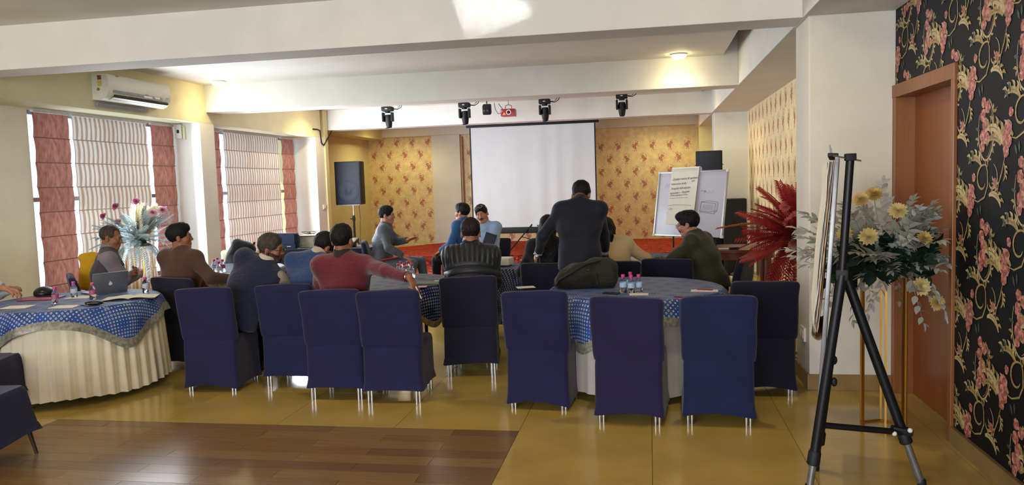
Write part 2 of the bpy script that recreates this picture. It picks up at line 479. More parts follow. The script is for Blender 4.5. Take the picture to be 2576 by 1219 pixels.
# left side: window wall, lintel band standing proud, piers between the windows
wl = MB()
wl.box((-6.75, 1.72, 1.7), (0.2, 11.44, 3.5))
wl.box((-6.75, 10.2, 1.7), (0.2, 0.36, 3.5)); wl.box((-6.75, 14.3, 1.7), (0.2, 0.9, 3.5))
for ya, yb in ((7.44, 10.02), (10.38, 13.85)): wl.box((-6.75, (ya + yb) / 2, 0.25), (0.2, yb - ya, 0.5)); wl.box((-6.75, (ya + yb) / 2, 3.02), (0.2, yb - ya, 0.86))
struct('wall_left', wl, mat('window_wall_paint', '#ebe6d2', 0.75, var=0.03, scale=3))
struct('trim_1', MB().box((-6.425, 5.06, 3.03), (0.45, 18.1, 0.86), bev=0.004), cream)
struct('pillar', MB().box((-6.425, 10.2, 1.3), (0.45, 0.36, 2.62), bev=0.004), white)
struct('pillar', MB().box((-6.425, 14.04, 1.3), (0.45, 0.38, 2.62), bev=0.004), white)
ws = MB(); ws.box((-7.08, 16.6, 1.7), (0.16, 4.8, 3.5)); ws.box((-6.41, 14.3, 1.7), (0.48, 0.14, 3.5)); struct('wall_return', MB().box((-6.93, 14.68, 1.7), (0.34, 0.12, 3.5)), mat('outside_render', '#cfd6de', .8))['kind'] = 'structure'
struct('wall_side', ws, yellowp)
struct('trim_2', MB().box((-6.79, 16.56, 2.95), (0.42, 4.38, 0.3), bev=0.004), yellowp)

# windows: aluminium frame with panes behind the blinds, bright outdoors beyond
glass_m = NT('window_glass'); glass_m.base((0.95, 0.98, 1, 1)); glass_m.set(rough=0.02, trans=1.0, ior=1.02, spec=0.2); glass_m = glass_m.m
alu = mat('grey_aluminium', '#b9bdc0', 0.4, 0.7, var=0.05)
for n_, (ya, yb) in enumerate(((7.44, 10.02), (10.38, 13.85))):
    w = MB()
    for yy in (ya + 0.03, (ya + yb) / 2, yb - 0.03): w.box((-6.76, yy, 1.55), (0.06, 0.05, 2.1))
    for zz in (0.53, 1.6, 2.57): w.box((-6.76, (ya + yb) / 2, zz), (0.055, yb - ya, 0.05))
    f_ = struct('window_%d' % (n_ + 1), w, alu)
    for k in range(2):
        for z0, z1 in ((0.55, 1.58), (1.62, 2.55)):
            MB().box((-6.76, ya + (yb - ya) * (0.25 + 0.5 * k), (z0 + z1) / 2), (0.008, (yb - ya) / 2 - 0.05, z1 - z0)).build('pane', glass_m, f_, False)
# unseen slab added outside to shade the upper half of the windows
struct('exterior_shade_slab', MB().box((-7.75, 11.0, 3.0), (1.7, 9.2, 0.16)), greywhite)['kind'] = 'structure'

# right side: near wall with its papered face, door, pillars, floral wall
dark_paper = mat('black_wallpaper', '#0e1013', 0.6, spec=0.2, var=0.08, scale=60, bump=0.08, bscale=220)
gold_paper = mat('gold_wallpaper', '#e0c998', 0.5, var=0.10, scale=9, bump=0.08, bscale=120)
DY0, DY1, DZ = 4.862, 6.0, 2.225
wr = MB(); wr.box((1.83, (DY0 - 4.2) / 2, 1.75), (0.16, DY0 + 4.2, 3.5)); wr.box((1.83, (DY0 + DY1) / 2, 2.86), (0.16, DY1 - DY0, 1.27))
wall_r = struct('wall_right', wr, dark_paper)
struct('wall_right_far', MB().box((1.83, 12.5, 1.75), (0.16, 12.9, 3.5)), mat('gold_wallpaper_lit', '#ead6a8', 0.5, var=0.08, scale=9))['kind'] = 'structure'  # same gold paper, lightened in colour to stand in for window light
struct('pillar', MB().box((1.46, 6.25, 1.38), (0.6, 0.5, 2.758), bev=0.01), mat('pillar_paint', '#d5d0c2', 0.6, var=0.04, scale=3, bump=0.04, bscale=80))
struct('pillar', MB().box((1.47, 14.66, 1.38), (0.6, 0.5, 2.758), bev=0.01), white)
dr = struct('door_1', MB().box((1.80, DY0 + 0.02, DZ / 2), (0.14, 0.05, DZ), bev=0.004).box((1.80, DY1 - 0.03, DZ / 2), (0.14, 0.06, DZ), bev=0.004).box((1.80, (DY0 + DY1) / 2, DZ - 0.044), (0.146, DY1 - DY0 + 0.004, 0.09), bev=0.004), frame_m)
MB().box((1.885, (DY0 + DY1) / 2, (DZ - 0.05) / 2), (0.04, DY1 - DY0 - 0.06, DZ - 0.05)).build('door_panel', door_m, dr, False)
# skirtings
bb = MB(); bb.box((1.742, (DY0 - 4.1) / 2, 0.05), (0.03, DY0 + 4.1, 0.10), bev=0.003)
struct('baseboard_right', bb, skirt_m)
struct('baseboard_pillar', MB().box((1.445, 6.25, 0.06), (0.6, 0.53, 0.12), bev=0.004), skirt_m)['kind'] = 'structure'
struct('baseboard_left', MB().box((-6.635, 1.72, 0.05), (0.03, 11.4, 0.10), bev=0.003), skirt_m)

# back wall: papered recess with a white band above and a white pilaster
bk = MB(); bk.box((-2.6, YB + 0.12, 1.75), (9.2, 0.2, 3.5))
wall_b = struct('wall_back', bk, gold_paper)
bt = MB(); bt.box((-2.9, YB - 0.03, 3.13), (8.2, 0.10, 0.56), bev=0.003); bt.box((-4.94, YB - 0.03, 1.43), (0.72, 0.10, 2.86), bev=0.003)
struct('trim_3', bt, white)
struct('trim_4', MB().box((1.45, YB - 0.3, 1.4), (0.62, 0.7, 2.8)), yellowp)
struct('trim_5', MB().box((-4.545, YB - 0.03, 1.4), (0.05, 0.09, 2.8), bev=0.006), mat('gilt_trim', '#a06f2c', 0.4))
# rear of the hall, behind the camera: its opening is made up to let fill light in
wre = MB(); wre.box((-2.6, -4.1, 0.2), (9, 0.2, 0.4)); wre.box((-2.6, -4.1, 3.15), (9, 0.2, 0.7)); wre.box((-6.3, -4.1, 1.6), (1.0, 0.2, 2.4)); wre.box((1.35, -4.1, 1.6), (1.0, 0.2, 2.4))
struct('wall_rear', wre, white)

# printed patterns: flat shapes lying on the paper
class Print:
    def __init__(s, place): s.mb = MB(); s.place = place; s.lift = 0.0004; s.wk = 1.0
    def poly(s, pts, m=0):
        s.mb.cur = m; n = len(pts); s.lift += 1.2e-5
        s.mb.add([s.place(x, y, s.lift) for x, y in pts], [tuple(range(n))])
    def ribbon(s, pts, w, m=0):
        s.mb.cur = m; n = len(pts); s.lift += 1.2e-5; vs = []
        for i, (x, y) in enumerate(pts):
            a = pts[max(0, i - 1)]; b = pts[min(n - 1, i + 1)]; dx, dy = b[0] - a[0], b[1] - a[1]; L = math.hypot(dx, dy) or 1
            ww = (w(i / (n - 1)) if callable(w) else w) * s.wk; nx, ny = -dy / L * ww / 2, dx / L * ww / 2
            vs += [s.place(x + nx, y + ny, s.lift), s.place(x - nx, y - ny, s.lift)]
        s.mb.add(vs, [(2 * i, 2 * i + 1, 2 * i + 3, 2 * i + 2) for i in range(n - 1)])
    def leaf(s, x, y, ang, L, w, m=0, bend=0.0):
        pts = []
        for t in (0, .2, .45, .7, 1): pts.append((t, math.sin(PI * min(1, t * 0.95 + 0.03)) ** 0.8))
        up = []; dn = []
        for t, h in pts:
            cx_, cy_ = L * t, bend * L * math.sin(PI * t)
            up.append((cx_, cy_ + w * h / 2)); dn.append((cx_, cy_ - w * h / 2))
        c, q = math.cos(ang), math.sin(ang)
        s.poly([(x + a * c - b * q, y + a * q + b * c) for a, b in dn + up[::-1]], m)
    def blossom(s, x, y, r, ms, rr, n=6):
        a0 = rr.random() * 6; s.poly([(x + r * .85 * math.cos(2 * PI * j / 12), y + r * .85 * math.sin(2 * PI * j / 12)) for j in range(12)], ms[0])
        for ring, (k, rad) in enumerate(((n + 2, r * 1.12), (n, r * 0.72), (4, r * 0.4))):
            for i in range(k):
                a = a0 + ring + 2 * PI * i / k + rr.uniform(-.2, .2); d = rad * 0.62
                pr_ = rad * rr.uniform(0.34, 0.5); cx_, cy_ = x + d * math.cos(a), y + d * math.sin(a)
                s.poly([(cx_ + pr_ * math.cos(q) * (1 + .18 * math.sin(3 * q + i)), cy_ + pr_ * math.sin(q)) for q in [2 * PI * j / 9 for j in range(9)]], ms[(ring + i) % len(ms)])
def arc(cx_, cy_, r0, r1, a0, a1, n=16):
    return [(cx_ + (r0 + (r1 - r0) * i / n) * math.cos(a0 + (a1 - a0) * i / n), cy_ + (r0 + (r1 - r0) * i / n) * math.sin(a0 + (a1 - a0) * i / n)) for i in range(n + 1)]
taper = lambda w: (lambda t: w * (0.25 + 0.75 * math.sin(PI * (0.12 + 0.85 * t))))

# red-brown flower sprigs on gold paper
sprig_ms = [mat('print_rose_brown', '#ad6c56', 0.5), mat('print_umber', '#8a6446', 0.5), mat('print_dull_gold', '#cdae70', 0.45), mat('print_cream', '#ecd7a8', 0.5), mat('print_pale_rose', '#c99078', 0.5)]
def sprig(P, x, y, sc, rr):
    P.lift = 0.0006
    f = 1 if rr.random() < .5 else -1
    c = lambda px, py: (x + f * px * sc, y + py * sc)
    for a0, a1, r in ((0.3, 2.9, .13), (3.4, 5.9, .10)):
        cx_, cy_ = c(rr.uniform(-.1, .1), rr.uniform(-.1, .1)); P.ribbon(arc(cx_, cy_, r * .7, r * .9, a0 + rr.uniform(-.4, .4), a1 - .8, 10), 0.007, 2)
    P.ribbon([c(-.02, -.22), c(.03, -.1), c(0, .02), c(.06, .12)], 0.012, 1)
    P.blossom(*c(-.04, -.06), .10 * sc, (0, 4, 0), rr); P.blossom(*c(.06, .06), .085 * sc, (4, 0), rr, 5); P.blossom(*c(.02, -.17), .06 * sc, (0, 4), rr, 5)
    for px, py, a in ((-.11, .04, 2.2), (-.09, .11, 1.9), (.12, .15, 1.0), (.05, .19, 1.5), (.13, -.04, -.3), (-.03, -.25, -1.9), (.05, -.24, -1.1)):
        X, Y = c(px, py); P.leaf(X, Y, a if f > 0 else PI - a, .085 * sc, .035 * sc, rr.choice((0, 1, 1)))
    for k in range(7):
        X, Y = c(rr.uniform(-.6, .6), rr.uniform(-.5, .5)); P.leaf(X, Y, rr.uniform(0, 6), .09 * sc, .018 * sc, 3)
def sprig_wall(name, place, u0, u1, v0, v1, parent):
    P = Print(place); rr = random.Random(5); j = 0; v = v0 + 0.12
    while v < v1 - .1:
        u = u0 + (0.14 if j % 2 else 0.34)
        while u < u1 - 0.1: sprig(P, u, v, 0.44, rr); u += 0.405
        v += 0.30; j += 1
    o = P.mb.build(name, sprig_ms, parent, False); o['kind'] = 'stuff'
sprig_wall('wallpaper_print', lambda u, v, l: (u, YB + 0.02 - l, v), -6.98, -5.32, 0.2, 2.84, wall_b)
sprig_wall('wallpaper_print', lambda u, v, l: (u, YB + 0.02 - l, v), -4.5, 1.12, 0.2, 2.82, wall_b)
sprig_wall('wallpaper_print', lambda u, v, l: (1.75 - l, u, v), 6.52, 14.4, 0.1, 2.75, bpy.data.objects['wall_right_far'])

# gilt scrolls and rose clusters on black paper
baro_ms = [mat('print_gilt', '#a58e56', 0.5, var=.25, scale=60), mat('print_pale_gilt', '#bfae7e', 0.5, var=.15, scale=60), mat('print_rose', '#b9766a', 0.5, var=.2, scale=70),
           mat('print_deep_rose', '#94544c', 0.5, var=.2, scale=70), mat('print_leaf_green', '#3f4a3a', 0.5, var=.2, scale=60), mat('print_old_gilt', '#7a6434', 0.45), mat('print_light_rose', '#cf9080', 0.5, var=.2, scale=70)]
def acanthus(P, x, y, a, L, m, f=1, n=4):
    """a curling feathered leaf"""
    pts = [(x, y)]; ang = a; st = L / 10
    for i in range(10): ang += f * 0.17; pts.append((pts[-1][0] + st * math.cos(ang), pts[-1][1] + st * math.sin(ang)))
    P.ribbon(pts, lambda t: L * 0.26 * math.sin(PI * (0.15 + 0.8 * t)), m)
    for i in range(n):
        px, py = pts[2 + 2 * i]; P.leaf(px, py, a + f * 0.17 * (2 + 2 * i) - f * 0.75, L * 0.30, L * 0.11, (m + 1) % 2, -f * .25)
    P.ribbon(pts[2:9], L * 0.03, 5)
def baroque(P, x, y, rr, mirror):
    P.lift = 0.0006
    f = -1 if mirror else 1
    c = lambda px, py: (x + f * px * 1.12, y + py * 1.05)
    A = lambda a: a if f > 0 else PI - a
    # oval wreath with its rose column
    ov = [c(.085 * math.cos(q) - .005, .155 * math.sin(q) + .02) for q in [1.9 + 4.9 * i / 22 for i in range(23)]]
    P.ribbon(ov, taper(.016), 1); P.ribbon([c(.07 * math.cos(q) - .005, .14 * math.sin(q) + .02) for q in [2.2 + 2.4 * i / 12 for i in range(13)]], .006, 0)
    for q in (2.5, 3.1, 3.7, 4.3, 5.3, 5.9):
        px, py = c(.088 * math.cos(q) - .005, .155 * math.sin(q) + .02); P.leaf(px, py, A(q + .7), .045, .017, 0, .2); P.leaf(px, py, A(q - .9), .03, .012, 1, .2)
    for px, py, r in ((-.02, .13, .030), (.025, .155, .026), (.03, .09, .030), (0, .04, .036), (.018, -.015, .040), (-.022, -.03, .030), (.03, -.065, .026)): P.blossom(*c(px, py), r, (2, 3, 6, 2, 3), rr, 6)
    for px, py, a in ((.06, .19, 1.1), (.04, .2, 1.5), (-.05, .07, 2.6), (.06, .02, .2)): P.leaf(*c(px, py), A(a), .055, .02, 4)
    # S-scroll leading down to the second cluster
    s1 = [c(*p) for p in arc(.02, -.235, .085, .03, 2.2, -2.6, 34)]; P.ribbon(s1, taper(.020), 0)
    s2 = [c(*p) for p in arc(-.07, -.235, .02, .085, -.6, -4.4, 20)]; P.ribbon(s2, taper(.014), 1)
    P.ribbon([c(.0, -.13), c(-.03, -.19), c(-.035, -.26), c(0, -.32), c(.07, -.345), c(.14, -.335)], taper(.016), 0)
    acanthus(P, *c(.04, -.16), A(1.0), .19, 0, -f); acanthus(P, *c(-.05, -.31), A(2.6), .17, 1, f); acanthus(P, *c(.10, -.33), A(.9), .19, 0, -f, 3)
    for px, py, r in ((.15, -.29, .034), (.175, -.345, .040), (.14, -.355, .030), (.165, -.40, .028), (.12, -.22, .022)): P.blossom(*c(px, py), r, (2, 3, 6, 2, 3), rr, 6)
    for px, py, a in ((.13, -.13, 1.2), (.15, -.15, .8), (.20, -.28, .6)):
        P.leaf(*c(px, py), A(a), .06, .02, 4)
    # arching plume and the long stem to the next repeat
    acanthus(P, *c(.2, -.36), A(1.25), .24, 1, -f, 4); acanthus(P, *c(.215, -.37), A(1.0), .19, 0, -f, 3)
    P.ribbon([c(.175, -.43), c(.20, -.50), c(.235, -.56), c(.25, -.63)], taper(.014), 0)
    acanthus(P, *c(.18, -.46), A(-2.4), .10, 0, f, 3); acanthus(P, *c(.235, -.55), A(-.5), .09, 1, f, 3)
    P.blossom(*c(.27, -.55), .022, (2, 3), rr, 5)
    P.ribbon([c(*p) for p in arc(-.13, .02, .05, .10, -1.5, 1.6, 12)], taper(.012), 5)
P = Print(lambda u, v, l: (1.7495 - l, u, v)); rr = random.Random(3); HH, WW = 0.64, 0.43; P.wk = 0.72
for i in range(15):
    for j in range(-1, 6):
        x0 = DY1 - 0.24 - i * WW / 1.0; y0 = 0.20 + j * HH + (HH / 2 if i % 2 else 0)
        if x0 < -0.2: continue
        baroque(P, x0, y0, rr, False)
# keep the print on the wall: drop what lies over the door, above the soffit or below the skirting
keep = [k for k, f_ in enumerate(P.mb.f) if all(0.1 < P.mb.v[i][2] < ZS and P.mb.v[i][1] < DY1 - 0.005 and not (P.mb.v[i][1] > DY0 - 0.002 and P.mb.v[i][2] < DZ + 0.002) for i in f_)]
P.mb.f = [P.mb.f[k] for k in keep]; P.mb.mi = [P.mb.mi[k] for k in keep]
P.mb.build('wallpaper_print', baro_ms, wall_r, False)['kind'] = 'stuff'

# stage with its red floral carpet
def carpet_mat(name, base, dark):
    t = NT(name); v = t.coord()
    n1 = t.noise(3.2, 3, v, 0.55, 1.4); n2 = t.noise(7, 3, v, 0.6, 2.0); n3 = t.noise(90, 2, v)
    c = t.ramp(n1, [(0.40, lin(base)), (0.47, lin(dark)), (0.53, lin(base)), (0.60, lin('#a03a30'))], 'LINEAR')
    m2 = t.ramp(n2, [(0.36, (1, 1, 1, 1)), (0.40, (0, 0, 0, 1))]); c = t.mix(m2, c, lin('#2c1a24'))
    m3 = t.ramp(n2, [(0.62, (0, 0, 0, 1)), (0.66, (1, 1, 1, 1))]); c = t.mix(m3, c, lin('#c26a5a'))
    t.base(c); t.set(rough=0.95, spec=0.1); t.bump(n3, 0.4, 0.01); return t.m
red_carpet = carpet_mat('red_floral_carpet', '#8c3124', '#54191a')
red_top = carpet_mat('red_floral_carpet_lit', '#b8442a', '#84301e')  # same floral carpet, its colour warmed to imitate the yellow lamplight
STY = 15.2
stp = [(1.12, STY), (1.12, YB), (-5.0, YB), (-6.25, 17.0), (-6.25, STY)]
stage = thing('stage', 'low stage covered in red floral carpet along the back wall', 'stage', (-2.6, 17, 0))
inv = Matrix.Translation((2.6, -17, 0))
MB().prism(stp, 0.172, inv).build('platform', wood('stage_board', '#5b3a22', .5), stage, False)
MB().prism([(x, y) for x, y in stp], 0.010, inv @ Matrix.Translation((0, 0, 0.172))).build('top_carpet', red_top, stage, False)
MB().box((0, STY - 17 - 0.006, 0.088), (7.35, 0.012, 0.176)).build('riser_carpet', red_carpet, stage, False, loc=(0.04, 0, 0))
tag(MB().box((-2.75, 12.6, 0.006), (6.6, 5.1, 0.010)).build('carpet', red_carpet, None, False), 'red floral carpet laid on the floor in front of the stage', 'carpet')

# ---------------------------------------------------------------- roman blinds
def blind_mat(name, kind):
    t = NT(name); n = t.n
    if kind == 'brown':
        f = t.noise(30, 5, t.mapped('Object', (1, 1.0, 0.35))); col = t.ramp(f, [(0.3, lin('#9c6252')), (0.55, lin('#b67c6c')), (0.75, lin('#c8917f'))]); tr = 0.42
    else:
        v = t.coord(); sep = t.node('ShaderNodeSeparateXYZ', {0: v}); w = t.math('SINE', t.math('MULTIPLY', sep.outputs[1], 2 * PI / 0.078))
        f = t.noise(40, 4, t.mapped('Object', (1, 1, 0.2)))
        w2 = t.math('ADD', w, t.math('MULTIPLY', t.math('SUBTRACT', f, 0.5), 1.2))
        st = t.ramp(w2, [(0.0, lin('#efe2d2')), (0.12, lin('#b98f75'))]); st = t.ramp(t.math('ADD', t.math('MULTIPLY', w2, 0.5), 0.5), [(0.50, lin('#eee2d4')), (0.62, lin('#c3a28c'))]); col = st; tr = 0.42
    d = t.node('ShaderNodeBsdfDiffuse'); tl = t.node('ShaderNodeBsdfTranslucent'); t.l.new(col, d.inputs[0]); t.l.new(col, tl.inputs[0])
    m = t.node('ShaderNodeMixShader', {0: tr}); t.l.new(d.outputs[0], m.inputs[1]); t.l.new(tl.outputs[0], m.inputs[2]); t.l.new(m.outputs[0], t.out.inputs[0])
    return t.m
b_brown = blind_mat('brown_blind_fabric', 'brown'); b_stripe = blind_mat('striped_blind_fabric', 'stripe')
rod_m = mat('blind_rod', '#8d5f4c', 0.6); rod_l = mat('blind_rod_light', '#b9a090', 0.6); rail_m = mat('blind_rail', '#cfd2d4', 0.45, 0.3)
def blind(y0, y1, z1, m, rod, label, seed, lean=0.0, group=None, ph=0.275, n=8):
    w = y1 - y0; t = thing('roman_blind', label, 'blind', (-6.615, (y0 + y1) / 2, z1), 0, group)
    MB().box((0, 0, -0.012), (0.035, w - 0.005, 0.024)).build('head_rail', rail_m, t, False)
    rr = random.Random(seed); pm = []
    for k in range(2):
        ph0 = rr.random() * 6
        def fn(u, v):
            yy = (u - .5) * w * 0.985
            return (0.012 * math.sin(PI * v) + 0.004 * math.sin(yy * 40 + ph0) * math.sin(PI * v) + 0.002 * math.sin(yy * 90 + ph0 * 2 + v * 2), yy, -v * ph)
        pm.append(MB().grid(fn, 30, 6).mesh('panel', m, True))
    rm = MB().tube([(0, -w / 2 * .985, 0), (0, w / 2 * .985, 0)], 0.006, 6).mesh('rod', rod)
    for k in range(n):
        link('panel', pm[k % 2], t, (0.004 * (k % 2), lean * k, -0.026 - k * ph))
        link('rod', rm, t, (0.012, lean * k, -0.026 - (k + 1) * ph))
    return t
bg = None
blind(7.46, 8.00, 2.585, b_brown, rod_m, 'brown roman blind nearest the grey wall, in the window under the air conditioner', 1)
blind(8.04, 9.42, 2.585, b_stripe, rod_l, 'wide striped cream roman blind in the window under the air conditioner', 2, 0.004)
blind(9.50, 10.0, 2.585, b_brown, rod_m, 'brown roman blind beside the switch box, in the window under the air conditioner', 3)
blind(10.48, 11.20, 2.585, b_brown, rod_m, 'brown roman blind with a knotted white cord at the near edge of the far window', 4)
blind(11.30, 13.16, 2.585, b_stripe, rod_l, 'wide striped cream roman blind in the far window', 5, 0.004)
blind(13.26, 13.76, 2.585, b_brown, rod_m, 'brown roman blind at the stage end of the far window', 6)

# ---------------------------------------------------------------- chairs
def fabric(name, color, var=0.10, rough=0.85, sheen=0.15, bs=300, wrinkle=0.25, wscale=7):
    t = NT(name); c = lin(color); v = t.coord()
    f = t.noise(5, 4, v); d = tuple(x * (1 - var * 1.5) for x in c[:3]) + (1,); l = tuple(min(1, x * (1 + var * 1.5)) for x in c[:3]) + (1,)
    t.base(t.ramp(f, [(0.3, d), (0.7, l)])); t.set(rough=rough, spec=0.25, sheen=sheen)
    a = t.noise(wscale, 3, t.mapped('Object', (1, 1, 2.2)), 0.5, 0.8); b = t.noise(bs, 2, v)
    t.bump(t.math('ADD', a, t.math('MULTIPLY', b, 0.12)), wrinkle, 0.03); MATS[name] = t.m; return t.m
navy = fabric('navy_chair_cover', '#19193d', wrinkle=0.18); violet = fabric('violet_navy_chair_cover', '#1e193c', wrinkle=0.2); dark_navy = fabric('dark_navy_chair_cover', '#111327', wrinkle=0.18)
bluer = fabric('blue_navy_chair_cover', '#161d40', wrinkle=0.25); beige_cov = fabric('beige_chair_cover', '#cfc6ae', wrinkle=0.2)
chrome = mat('chrome', '#c9cacc', 0.18, 1.0, var=0.02); dark_metal = mat('dark_metal', '#2a2624', 0.4, 0.8); bronze_leg = mat('bronze_leg', '#4a4038', 0.4, 0.6)
def rrect(w, d, r, m=6):
    pts = []
    r = min(r, w / 2 - 1e-4, d / 2 - 1e-4)
    for q, (sx, sy) in enumerate(((1, 1), (-1, 1), (-1, -1), (1, -1))):
        for i in range(m): a = (q + i / (m - 1)) * PI / 2; pts.append((sx * (w / 2 - r) + r * math.cos(a), sy * (d / 2 - r) + r * math.sin(a)))
    out = []                                    # straight runs get extra points so that folds can show
    for i, p in enumerate(pts):
        out.append(p); q = pts[(i + 1) % len(pts)]
        if math.hypot(p[0] - q[0], p[1] - q[1]) > 0.12: out += [(p[0] + (q[0] - p[0]) * k / 6, p[1] + (q[1] - p[1]) * k / 6) for k in range(1, 6)]
    return out
def loft(mb, rings, cap0=False, cap1=True):
    n = len(rings[0]); fs = []
    for j in range(len(rings) - 1):
        for i in range(n): fs.append((j * n + i, j * n + (i + 1) % n, (j + 1) * n + (i + 1) % n, (j + 1) * n + i))
    if cap1: fs.append(tuple((len(rings) - 1) * n + i for i in range(n)))
    if cap0: fs.append(tuple(range(n - 1, -1, -1)))
    mb.add([p for r in rings for p in r], fs); return mb
def chair_proto(m, hem, legs='chrome', seed=1, flare=0.0, H=0.862):
    rr = random.Random(seed); ph = [rr.random() * 6 for _ in range(8)]
    t = thing('covered_chair', 'x', 'chair')
    def wob(x, y, z, a): return a * (math.sin(9 * x + 14 * z + ph[0]) + .6 * math.sin(17 * x - 8 * z + 11 * y + ph[1]) + .4 * math.sin(31 * z + 13 * x + ph[2]))
    rings = []
    prof = [(0.425, .462, .082), (0.44, .468, .090), (0.47, .474, .092), (0.55, .478, .088), (0.65, .481, .082), (0.75, .484, .076), (0.82, .486, .068), (H - .018, .480, .060), (H - .005, .466, .046), (H, .436, .022)]
    zs = []
    for (z0, w0, d0), (z1, w1, d1) in zip(prof[:-1], prof[1:]):
        k = 3 if z1 < .8 else 1
        for i in range(k): q = i / k; zs.append((z0 + (z1 - z0) * q, w0 + (w1 - w0) * q, d0 + (d1 - d0) * q))
    zs.append(prof[-1])
    for z, w, d in zs:
        yc = -0.185 - 0.085 * ((z - .42) / .44)
        rings.append([(x + wob(0, y, z, .0025), y + yc + wob(x, 0, z, .0035) * (1 if z < .8 else .5), z + (.006 * math.sin(7 * x + ph[3]) if z > H - .03 else 0) - (0.012 * max(0, abs(x) - .19) / .05 if z > H - .03 else 0)) for x, y in rrect(w, d, .038)])
    loft(MB(), rings, cap0=True).build('back_cover', m, t)
    rings = []
    for z, g in ((hem, 1.0), (hem + .05, .5), (.16, .2), (.24, .1), (.32, .03), (.38, 0), (.415, -.1), (.44, -.45), (.452, -1.1)):
        fl_ = flare * max(0, .44 - z) / .4; w, d = .445 + .028 * g + fl_, .455 + .028 * g + fl_
        ring = []
        for x, y in rrect(w, d, .03):
            zz = z
            if z < hem + .02: zz = z + .022 * max(0, math.cos(x / w * PI)) * (1 if abs(y) > d / 2 - .02 else 0) + .022 * max(0, math.cos(y / d * PI)) * (1 if abs(x) > w / 2 - .02 else 0) + .006 * math.sin(12 * x + ph[5])
            f = wob(x, y, z * .4, .004) * (1 if z < .4 else .3)
            ring.append((x * (1 + f), y * (1 + f) - .005 + wob(x, 0, z, .002), zz))
        rings.append(ring)
    loft(MB(), rings, cap1=True).build('seat_cover', m, t)
    if legs == 'chrome':
        lm = MB()
        for dx in (-.013, .013): lm.tube([(dx, 0, 0), (dx, 0, .2)], .0105, 10)
        me = lm.mesh('leg', chrome)
        for sx in (-.185, .185):
            for sy in (-.205, .195): link('leg', me, t, (sx, sy, 0))
    else:
        for sx in (-1, 1):
            for sy in (-1, 1):
                MB().tube([(sx * .235, sy * .235, 0), (sx * .19, sy * .19, .3)], [.010, .017], 8).build('leg', bronze_leg, t)
        for sx in (-1, 1): MB().tube([(sx * .215, -.21, .14), (sx * .215, .21, .14)], .007, 6).build('stretcher', bronze_leg, t)
    return t
CH = {}
def chair(cx_, cy_, deg, key, label, group='covered banquet chairs'):
    m, hem, legs, seed = {'navy': (navy, .055, 'chrome', 1), 'navyhi': (navy, .085, 'chrome', 2), 'navylo': (navy, .035, 'chrome', 7), 'violet': (violet, .055, 'chrome', 3), 'blue': (bluer, .06, 'chrome', 4), 'dark': (dark_navy, .105, 'chrome', 5), 'darklo': (dark_navy, .05, 'chrome', 8),
                    'bronze': (bluer, .15, 'bronze', 6), 'beige': (beige_cov, .06, 'chrome', 9)}[key]
    rz = math.radians(deg)
    if key not in CH:
        CH[key] = chair_proto(m, hem, legs, seed, .11 if legs == 'bronze' else 0); t = CH[key]
        t.location = (cx_, cy_, .0115 if cy_ > 10.06 else 0); t.rotation_euler = (0, 0, rz); t['label'] = label; t['group'] = group
        return t
    return copy_tree(CH[key], (cx_, cy_, .0115 if cy_ > 10.06 else 0), rz, label, group)
def chair_b(lx, ly, rx, ry, key, label):
    """a chair from where its two back legs stand"""
    a = math.atan2(ry - ly, rx - lx); mx, my = (lx + rx) / 2, (ly + ry) / 2
    return chair(mx - math.sin(a) * .205, my + math.cos(a) * .205, math.degrees(a), key, label)
chair_b(-3.736, 5.668, -3.352, 5.691, 'navylo', 'navy covered chair under the man in the navy knitted vest')
chair_b(-3.13, 5.84, -2.75, 5.866, 'navyhi', 'navy covered chair under the person in the blue sweater with bowed head')
chair_b(-2.588, 5.508, -2.212, 5.532, 'navyhi', 'navy covered chair under the man in the maroon sweater')
chair_b(-2.105, 5.453, -1.734, 5.477, 'navyhi', 'empty navy covered chair with the maroon-sleeved arm draped along its back')
chair_b(-1.689, 6.226, -1.317, 6.285, 'dark', 'dark navy covered chair under the man in the black quilted jacket')
chair_b(-0.988, 5.394, -0.626, 5.36, 'navylo', 'empty navy covered chair on the aisle, nearest the backpack on the right table')
chair_b(-0.357, 5.106, 0.045, 5.068, 'violet', 'empty violet-navy covered chair in front of the water bottles at the near right table')
chair_b(0.231, 5.107, 0.616, 5.095, 'blue', 'empty blue-navy covered chair in front of the paper with red pen')
chair(.80, 6.02, 2, 'darklo', 'empty dark navy covered chair standing next to the white pillar')
chair(-.985, 7.46, 2, 'darklo', 'dark navy covered chair whose back the standing man in the suit grips')
chair(-.33, 7.55, 0, 'darklo', 'dark navy covered chair under the person in the cream ribbed sweater')
chair(.165, 7.70, -2, 'darklo', 'empty dark navy covered chair between the cream sweater and the olive jacket')
chair(.66, 7.73, 68, 'darklo', 'dark navy covered chair under the man in the olive jacket, turned sideways')
chair(-4.26, 6.62, -12, 'darklo', 'dark navy covered chair under the man in the brown jacket')
chair(-5.40, 6.83, -48, 'violet', 'violet covered chair under the man in the grey vest')
chair(-4.90, 4.82, -76, 'bronze', 'dark covered chair with splayed bronze legs beside the white pleated tablecloth')
chair(-4.06, 3.92, -80, 'bronze', 'dark covered chair with splayed bronze legs at the edge of the brown plank floor')
chair(-3.70, 10.36, -74, 'navy', 'navy covered chair in the open under the man in the grey jacket')
chair(-2.64, 10.82, 70, 'navy', 'navy covered chair under the man in the blue denim jacket')
chair(-2.16, 10.13, 168, 'darklo', 'dark navy covered chair under the man in the light blue shirt')
chair(-5.22, 9.10, 200, 'beige', 'beige covered chair holding a black backpack at the far left table')
chair(-6.20, 5.86, -80, 'navyhi', 'navy covered chair under the person in the white sleeve at the left edge')

